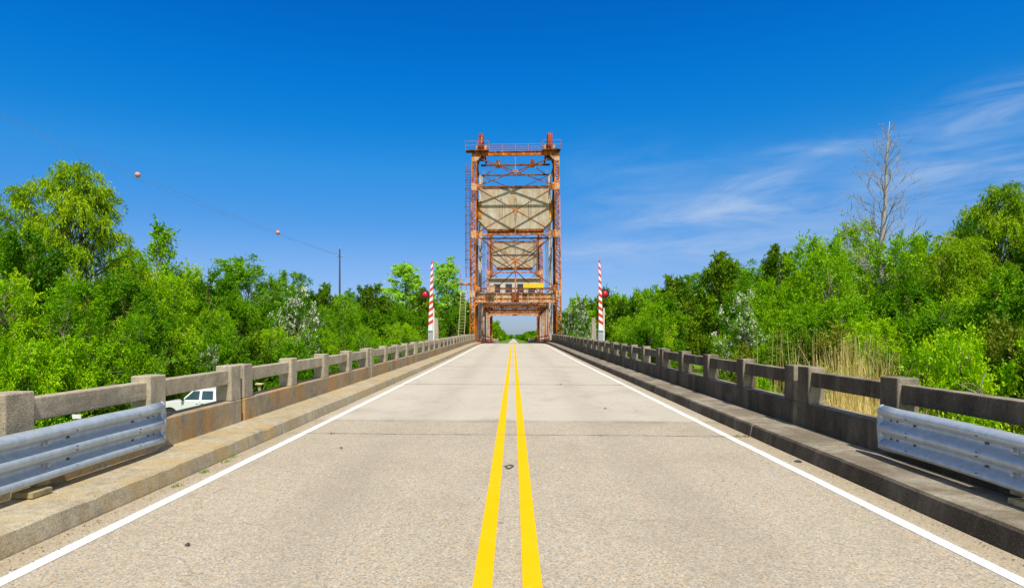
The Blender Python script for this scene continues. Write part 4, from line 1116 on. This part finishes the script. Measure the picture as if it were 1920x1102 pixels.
NAMED = [
 ('willow0', 150, 326, 38, 290, 'tallest feathery willow with drooping sprays at the left'),
 ('willow1', 0, 358, 41, 260, 'feathery willow cut by the left edge of the photo'),
 ('slender', 290, 414, 50, 140, 'slim open crowned sapling poking above the hedge of trees right of the tall left willow'),
 ('willow1', 222, 488, 45, 150, 'drooping willow filling the gap between the tall left willow and the slim sapling'),
 ('feather0', 458, 484, 62, 150, 'broad topped feathery tree left of the utility pole'),
 ('feather1', 545, 512, 74, 90, 'small flat topped feathery tree just left of the utility pole'),
 ('cypress0', 757, 494, 112, 125, 'tall airy cypress left of the left barrier arm'),
 ('cypress1', 838, 494, 105, 115, 'tall airy cypress between the left barrier arm and the tower'),
 ('flower0', 556, 548, 46, 110, 'white blossoming tree in front of the utility pole on the left'),
 ('flower1', 395, 650, 40, 60, 'low blossoming bush above the silver truck'),
 ('flower1', 1082, 566, 76, 62, 'pale blossoming bush between the tower and the right barrier'),
 ('vine', 1131, 532, 56, 34, 'narrow vine smothered snag behind the right barrier arm'),
 ('oak0', 1350, 485, 82, 100, 'clump topped tree standing above the middle of the right woods'),
 ('flower0', 1386, 560, 41, 100, 'white blossoming tree in the middle of the right woods'),
 ('bright0', 1520, 448, 48, 170, 'bright yellow green tree left of the bare dead tree'),
 ('bright1', 1615, 432, 62, 150, 'bright green tree behind the foot of the bare dead tree'),
 ('willow0', 1893, 362, 36, 250, 'tall drooping willow near the right edge of the photo'),
 ('willow1', 1790, 452, 34, 220, 'lower drooping willow left of the tall right willow'),
 ('mid0', 1812, 416, 46, 100, 'round dark green crown peeping over the right woods'),
 ('oak1', 692, 536, 98, 70, 'dark oak crown just right of the utility pole'),
 ('oak0', 607, 540, 102, 74, 'dark oak crown just left of the utility pole'),
 ('oak1', 1272, 522, 92, 80, 'dark oak crown on the right skyline before the clump topped tree'),
]
for k, px, ty, Z, wd, lab in NAMED: plant(k, px, ty, Z, wd, lab, 'tree')
# copies that make up the two woods
FILL_L = [('bright2', 258, 470, 43, 110), ('bright1', -70, 400, 34, 200), ('mid0', 60, 445, 33, 170), ('mid1', 230, 520, 36, 150), ('bright0', 350, 497, 52, 140), ('bright2', 300, 520, 40, 150), ('mid0', 405, 515, 50, 120),
 ('bright1', 130, 540, 29, 180), ('bright0', 20, 520, 28, 190), ('mid1', -90, 520, 26, 190), ('bright2', 240, 590, 33, 130), ('mid1', 440, 560, 48, 120), ('bright0', 395, 580, 42, 110), ('mid0', 500, 570, 52, 110),
 ('mid1', 505, 525, 66, 90), ('feather1', 640, 560, 92, 80), ('bright2', 600, 575, 60, 90), ('bright1', 655, 590, 66, 90), ('feather0', 660, 548, 104, 70), ('oak0', 725, 562, 100, 70), ('mid0', 700, 585, 78, 90),
 ('mid1', 750, 575, 84, 90), ('oak1', 790, 545, 96, 80), ('mid0', 800, 590, 80, 80), ('bright0', 750, 610, 68, 80), ('mid1', 850, 585, 96, 70), ('bright2', 690, 615, 58, 80), ('bright1', 610, 620, 50, 100), ('bright0', 520, 615, 45, 110), ('oak0', 870, 575, 104, 60), ('oak1', 580, 545, 84, 60), ('mid0', 330, 540, 60, 120), ('mid1', 560, 600, 64, 110)]
FILL_R = [('oak1', 1175, 566, 92, 80), ('feather0', 1215, 545, 98, 80), ('feather1', 1305, 512, 121, 80), ('mid0', 1240, 560, 80, 90), ('bright0', 1190, 590, 66, 100), ('bright1', 1222, 575, 62, 90), ('feather0', 1425, 496, 80, 110), ('oak0', 1465, 474, 74, 90),
 ('mid1', 1400, 530, 62, 100), ('mid0', 1325, 560, 122, 100),  ('bright1', 1450, 540, 44, 130), ('bright2', 1560, 470, 42, 160), ('bright0', 1590, 560, 34, 170), ('bright1', 1500, 580, 36, 150), ('bright2', 1690, 448, 46, 170), ('mid1', 1740, 455, 50, 140),
 ('mid0', 1700, 540, 34, 170), ('bright0', 1800, 560, 28, 180), ('mid1', 1900, 520, 26, 200), ('mid0', 1990, 420, 32, 200), ('bright2', 1640, 600, 29, 150), ('bright1', 1400, 610, 42, 110), ('mid1', 1210, 610, 56, 90), ('oak1', 1150, 575, 100, 60), ('mid0', 1750, 600, 26, 150), ('willow0', 1960, 400, 37, 150), ('bright0', 1160, 610, 60, 80), ('mid1', 1370, 500, 98, 110)]
for i in range(7):     # the woods go on past both edges of the photograph
    FILL_L.append((['bright1', 'mid0', 'oak0', 'bright0', 'mid1', 'willow0', 'bright2'][i], -170-i*95, 420+12*i, 36+i*2.5, 210))
    FILL_R.append((['mid1', 'bright0', 'oak1', 'bright2', 'mid0', 'willow1', 'bright1'][i], 2080+i*95, 420+12*i, 34+i*2.5, 210))
for side, lst in (('left', FILL_L), ('right', FILL_R)):
    for k, px, ty, Z, wd in lst:
        nm = K[k]['name']; look = {'willow_tree': 'drooping willow', 'leafy_tree': 'bright green leafy tree', 'broadleaf_tree': 'mid green broadleaf tree', 'feathery_tree': 'feathery pale green tree', 'oak_tree': 'dark green oak'}[nm]
        plant(k, px, ty+random.uniform(-4, 4), Z, wd, f'{look} massed in the woods on the {side} of the bridge', 'tree', f'{look}s in the {side} woods')
# shrubs along the edges of the woods
def shrub_row(pts, side):
    for (px, ty, Z, wd) in pts:
        k = random.choice(['shrub0', 'shrub0', 'shrub1', 'shrub2', 'shrub3'])
        plant(k, px, ty, Z, wd, f'low leafy shrub at the foot of the {side} woods', 'shrub', f'shrubs at the foot of the {side} woods')
rowL = [(px, 625+random.uniform(-22, 16), 26+max(0, px)*.02+random.uniform(-1.5, 2), 150) for px in range(-150, 230, 62)]
rowL += [(px, 650+random.uniform(-20, 8), 41+random.uniform(-1, 3), 120) for px in range(200, 560, 48)]
rowL += [(px, 640+random.uniform(-14, 6), 50+(px-540)*.09+random.uniform(-2, 3), 90) for px in range(540, 880, 34)]
rowR = [(px, 640+random.uniform(-16, 6), 74-(px-1080)*.07+random.uniform(-2, 3), 90) for px in list(range(1080, 1260, 32))+[1362, 1390]]
rowR += [(px, 640+random.uniform(-25, 15), 36-(px-1400)*.02+random.uniform(-1, 2), 140) for px in range(1400, 1720, 45)]
rowR += [(px, 625+random.uniform(-25, 20), 19+random.uniform(-1, 2.5), 190) for px in range(1770, 2080, 60)]
rowR += [(1455, 690, 33, 70), (1400, 690, 40, 60), (1420, 700, 30, 50)]
shrub_row(rowL, 'left'); shrub_row(rowR, 'right')
# a far band of woods behind, both sides of the bayou
for i in range(46):
    px = -150+i*22.5; Z = 135+random.uniform(-8, 25)
    plant(f'far{i % 3}', px, 572+random.uniform(-14, 14), Z, 60, 'distant tree in the far woods behind the left trees', 'tree', 'distant trees on the left')
    if px > 850: break
for i in range(40):
    px = 1062+i*24; Z = 135+random.uniform(-8, 25)
    plant(f'far{i % 3}', px, 575-min(60, (px-1062)*.12)+random.uniform(-14, 14), Z, 60, 'distant tree in the far woods behind the right trees', 'tree', 'distant trees on the right')
# trees lining the road far beyond the bridge
for i in range(20):
    Y = 300*(1.13**i)
    for s in (-1, 1):
        if s < 0: hh_ = random.uniform(13, 16) if i < 8 else random.uniform(11, 14)
        else: hh_ = random.uniform(6.0, 8.0) if i < 5 else random.uniform(8.0, 10.5)
        plant(f'far{(i+(s > 0)) % 3}', 0, 0, Y+random.uniform(-8, 8), 0, f'tree lining the road far beyond the bridge on the {"left" if s < 0 else "right"}', 'tree', f'far roadside trees on the {"left" if s < 0 else "right"}', X=s*(13+random.uniform(-.5, 2)+ .005*Y), hgt=hh_, wid=random.uniform(9, 12)*(1+Y/1500))
# horizon tree line
hz_parts = []
n = 26000; X = rng.uniform(-3200, 3200, n); Yv = rng.uniform(2500, 2700, n)
top = 13+4*np.sin(X*.011)+3*np.sin(X*.031+1); Zv = -2.6+rng.random(n)*top
cen = np.stack([X, Yv, Zv], 1); sz = rng.uniform(6, 12, n)
me = leafmesh('far_woods', [quads(cen, sz, sz*.7, rv(n), rv(n), rng.random(n)*.5)], [M['leaf_mid']])
o = bpy.data.objects.new('far_woods', me); C.objects.link(o); tag(o, 'low band of far woods along the horizon', 'woods', None, 'stuff')

# dead tree
def dead_tree():
    Z = 55.; base = at(1652, 500, Z); X = base.x; gz = ground(X, Z); top = at(1668, 228, Z)
    o = empty('dead_tree', (X, Z, gz), 0, 'bleached leafless dead tree with fine bare branches above the right woods', 'tree')
    H = top.z-gz; b = MB()
    tr = [(0, 0, -.3), (.1, 0, H*.25), (-.05, .1, H*.5), (.35, 0, H*.7), (.45, .05, H*.85), (.7, 0, H)]
    b.tube(tr, [.33, .28, .21, .14, .07, .02], 9); b.build('trunk', M['deadwood'], o, 0, True)
    T = np.array(tr); zt = T[:, 2]
    lb = MB()
    def limb(p, d, L, r, lvl):
        pts = [p.copy()]; d = d.copy()
        for i in range(6):
            d += rng.normal(size=3)*.14; d[2] += .10; d /= np.linalg.norm(d); p = p+d*L/6; pts.append(p.copy())
            if lvl < 2 and i >= 1 and rng.random() < .8:
                sd_ = d+rng.normal(size=3)*.55; sd_ /= np.linalg.norm(sd_); limb(p, sd_, L*.5*rng.uniform(.6, 1), r*.45, lvl+1)
        lb.tube([tuple(q) for q in pts], [r*(1-.85*i/6)+.006 for i in range(7)], 5 if lvl == 0 else 4, 0, False)
    for i in range(58):
        f = .34+.63*(i/58)**.9; z = f*H; x = np.interp(z, zt, T[:, 0]); y = np.interp(z, zt, T[:, 1]); a = i*2.4+rng.normal()*.3
        L = 5.9*(1-f)**.6*rng.uniform(.6, 1.15)
        limb(np.array([x, y, z]), np.array([math.cos(a), math.sin(a), .35+.5*f]), L, .075*(1.15-f), 0)
    lb.build('branches', M['deadwood'], o)
dead_tree()
# bare vines and stray dead branches in front of the woods
def twig(px, py, Z, n, L, lab, col):
    p0 = at(px, py, Z); o = empty('bare_branch', p0, 0, lab, 'branch'); b = MB()
    for i in range(n):
        p = np.zeros(3); d = np.array([rng.normal()*.6, rng.normal()*.3, rng.uniform(.1, 1)]); pts = [tuple(p)]
        for k in range(6): d += rng.normal(size=3)*.25; d /= np.linalg.norm(d); p = p+d*L/6*rng.uniform(.7, 1.1); pts.append(tuple(p))
        b.tube(pts, [.014*(1-.8*k/6)+.003 for k in range(7)], 4, 0, False)
    b.build('stems', col, o)
twig(1840, 745, 13.5, 4, .7, 'few bare twigs sticking up behind the right rail', M['bark_pale'])

# reeds: nobody could count them
def blades(name, n, fx, h0, h1, wdt, lean, m, lab, cat, segs=3):
    P = np.array([fx() for _ in range(n)]); parts = []
    hgt = rng.uniform(h0, h1, n)*P[:, 3]; az = rng.uniform(0, 6.28, n); ln = np.abs(rng.normal(size=n))*lean
    base = P[:, :3]; tint = rng.random(n)
    side = np.stack([np.cos(az+1.57), np.sin(az+1.57), np.zeros(n)], 1)
    Vs = []; Ts = []
    prev = base; 
    for k in range(segs):
        t1 = (k+1)/segs; nx = base+np.stack([np.cos(az)*ln*hgt*t1**2, np.sin(az)*ln*hgt*t1**2, hgt*t1*(1-.25*ln*t1)], 1)
        w0 = wdt*(1-.75*k/segs); w1 = wdt*(1-.75*(k+1)/segs)
        v = np.stack([prev-side*w0/2, prev+side*w0/2, nx+side*w1/2, nx-side*w1/2], 1).reshape(-1, 3)
        Vs.append(v); Ts.append(np.repeat(tint, 4)); prev = nx
    me = leafmesh(name, [(np.concatenate(Vs), np.concatenate(Ts))], [m])
    o = bpy.data.objects.new(name, me); C.objects.link(o); tag(o, lab, cat, None, 'stuff'); return o
def reed_pt():
    while True:
        px = rng.normal(1605, 62); Z = rng.uniform(19, 25)
        if 1470 < px < 1740: break
    X = at(px, 600, Z).x; return (X, Z, ground(X, Z), 1.0-.25*abs(px-1600)/130)
blades('reeds', 950, reed_pt, 1.6, 4.7, .032, .16, M['leaf_reed'], 'tall tan dry reeds standing behind the right parapet', 'reeds')
def reed2():
    px = rng.uniform(1400, 1720); Z = rng.uniform(25, 32); X = at(px, 600, Z).x; return (X, Z, ground(X, Z), 1.)
blades('sparse_reeds', 120, reed2, 3.0, 5.0, .028, .09, M['leaf_reed'], 'scattered thin pale reed stalks in front of the right woods', 'reeds')
def reed3():
    px = rng.normal(1590, 60); Z = rng.uniform(15, 20); X = at(px, 600, Z).x; return (X, Z, ground(X, Z), 1.)
blades('bent_reeds', 3600, reed3, 1.0, 2.6, .025, .6, M['leaf_reed'], 'bent over straw coloured reeds low behind the right parapet', 'reeds')
def gp_r():
    Z = rng.uniform(5, 60)**1.0; X = rng.uniform(5.0, 9+Z*.5); return (X, Z, ground(X, Z), 1.)
blades('grass', 26000, gp_r, .25, .8, .03, .45, M['leaf_grass'], 'rough green grass on the bank right of the bridge', 'grass', 2)
def gp_l():
    Z = rng.uniform(5, 60); X = -rng.uniform(5.0, 9+Z*.5); return (X, Z, ground(X, Z), 1.)
blades('grass', 22000, gp_l, .2, .6, .03, .45, M['leaf_grass'], 'rough green grass on the bank left of the bridge', 'grass', 2)
# little weeds in the gutters
def wd_():
    s = random.choice(WE); return (s[0]+rng.normal()*.025, s[1]+rng.normal()*.05, rz(s[1]), 1.)
WE = [(-3.76, 8.2), (-3.78, 8.5), (-3.75, 7.6), (-3.72, 6.9), (3.62, 10.55), (3.74, 10.5), (-3.0, 10.5)]
blades('gutter_weeds', 260, wd_, .02, .05, .006, .7, M['leaf_grass'], 'tiny green weeds growing in the gutter cracks', 'weeds', 2)
# grit and leaf litter along the kerbs
def grit():
    n = 2600; s = np.where(rng.random(n) < .5, -1, 1); Y = 3.5+rng.random(n)**1.6*36; X = s*(3.80-np.abs(rng.normal(size=n))*.10)
    Z = np.array([rz(y) for y in Y])+.006; cen = np.stack([X, Y, Z], 1)
    sz = rng.uniform(.008, .024, n); nr = rv(n)*.35+np.array([0, 0, 1.]); dr = rv(n); dr[:, 2] *= .2
    me = leafmesh('grit', [quads(cen, sz, sz*.6, dr, nr, rng.random(n)*.6)], [M['leaf_litter']])
    o = bpy.data.objects.new('gutter_grit', me); C.objects.link(o); tag(o, 'grit and leaf litter lying along both kerbs', 'grit', None, 'stuff')
M['leaf_litter'] = leaf_mat('litter', (.08, .05, .03), (.2, .13, .07), (.42, .32, .2), 0)
grit()
b = MB()
for (x, y, s_) in ((3.72, 8.55, .05), (2.0, 14.1, .04), (-2.6, 5.0, .022), (-2.5, 9.2, .025), (1.5, 20.2, .05)):
    o_ = len(b.v); n = 9
    for k in range(n): a = 6.283*k/n; r = s_*random.uniform(.5, 1.1); b.v.append((x+r*math.cos(a)*1.3, y+r*math.sin(a)*1.2, rz(y)+.012))
    b.v.append((x, y, rz(y)+.03))
    for k in range(n): b.f.append((o_+k, o_+(k+1) % n, o_+n)); b.m.append(0)
tag(b.build('road_debris', M['tar']), 'few dark scraps of debris lying on the road', 'debris', None, 'stuff')

# ---------------------------------------------------------------- far cars
def far_car(X, Y, m, lab):
    t = empty('far_car', (X, Y, rz(Y)+.02), 0, lab, 'car', 'far cars on the road')
    b = MB(); b.prism([(-2.2, .3), (2.2, .3), (2.25, .8), (1.3, .95), (-2.1, .95), (-2.25, .7)], 'x', -.9, .9); b.build('body', m, t, .05)
    b = MB(); b.prism([(-1.9, .95), (1.1, .95), (.5, 1.45), (-1.5, 1.45)], 'x', -.75, .75); b.build('cabin', M['glass_dark'], t, .05)
    for s in (-1, 1):
        for y in (-1.4, 1.4):
            w_ = MB(); w_.disc((s*.82, y, .33), .33, .33, (1, 0, 0), .2, 12); w_.build('wheel', M['tyre'], t)
        w_ = MB(); w_.box(s*.65-.15, s*.65+.15, -2.27, -2.2, .6, .75); w_.build('headlight', M['lamp_glass'], t)
far_car(-1.9, 560, M['gate_white'], 'tiny white oncoming car far down the road on the left lane')
far_car(1.7, 600, M['silver'], 'tiny silver car far down the road on the right lane')
bpy.context.view_layer.update()
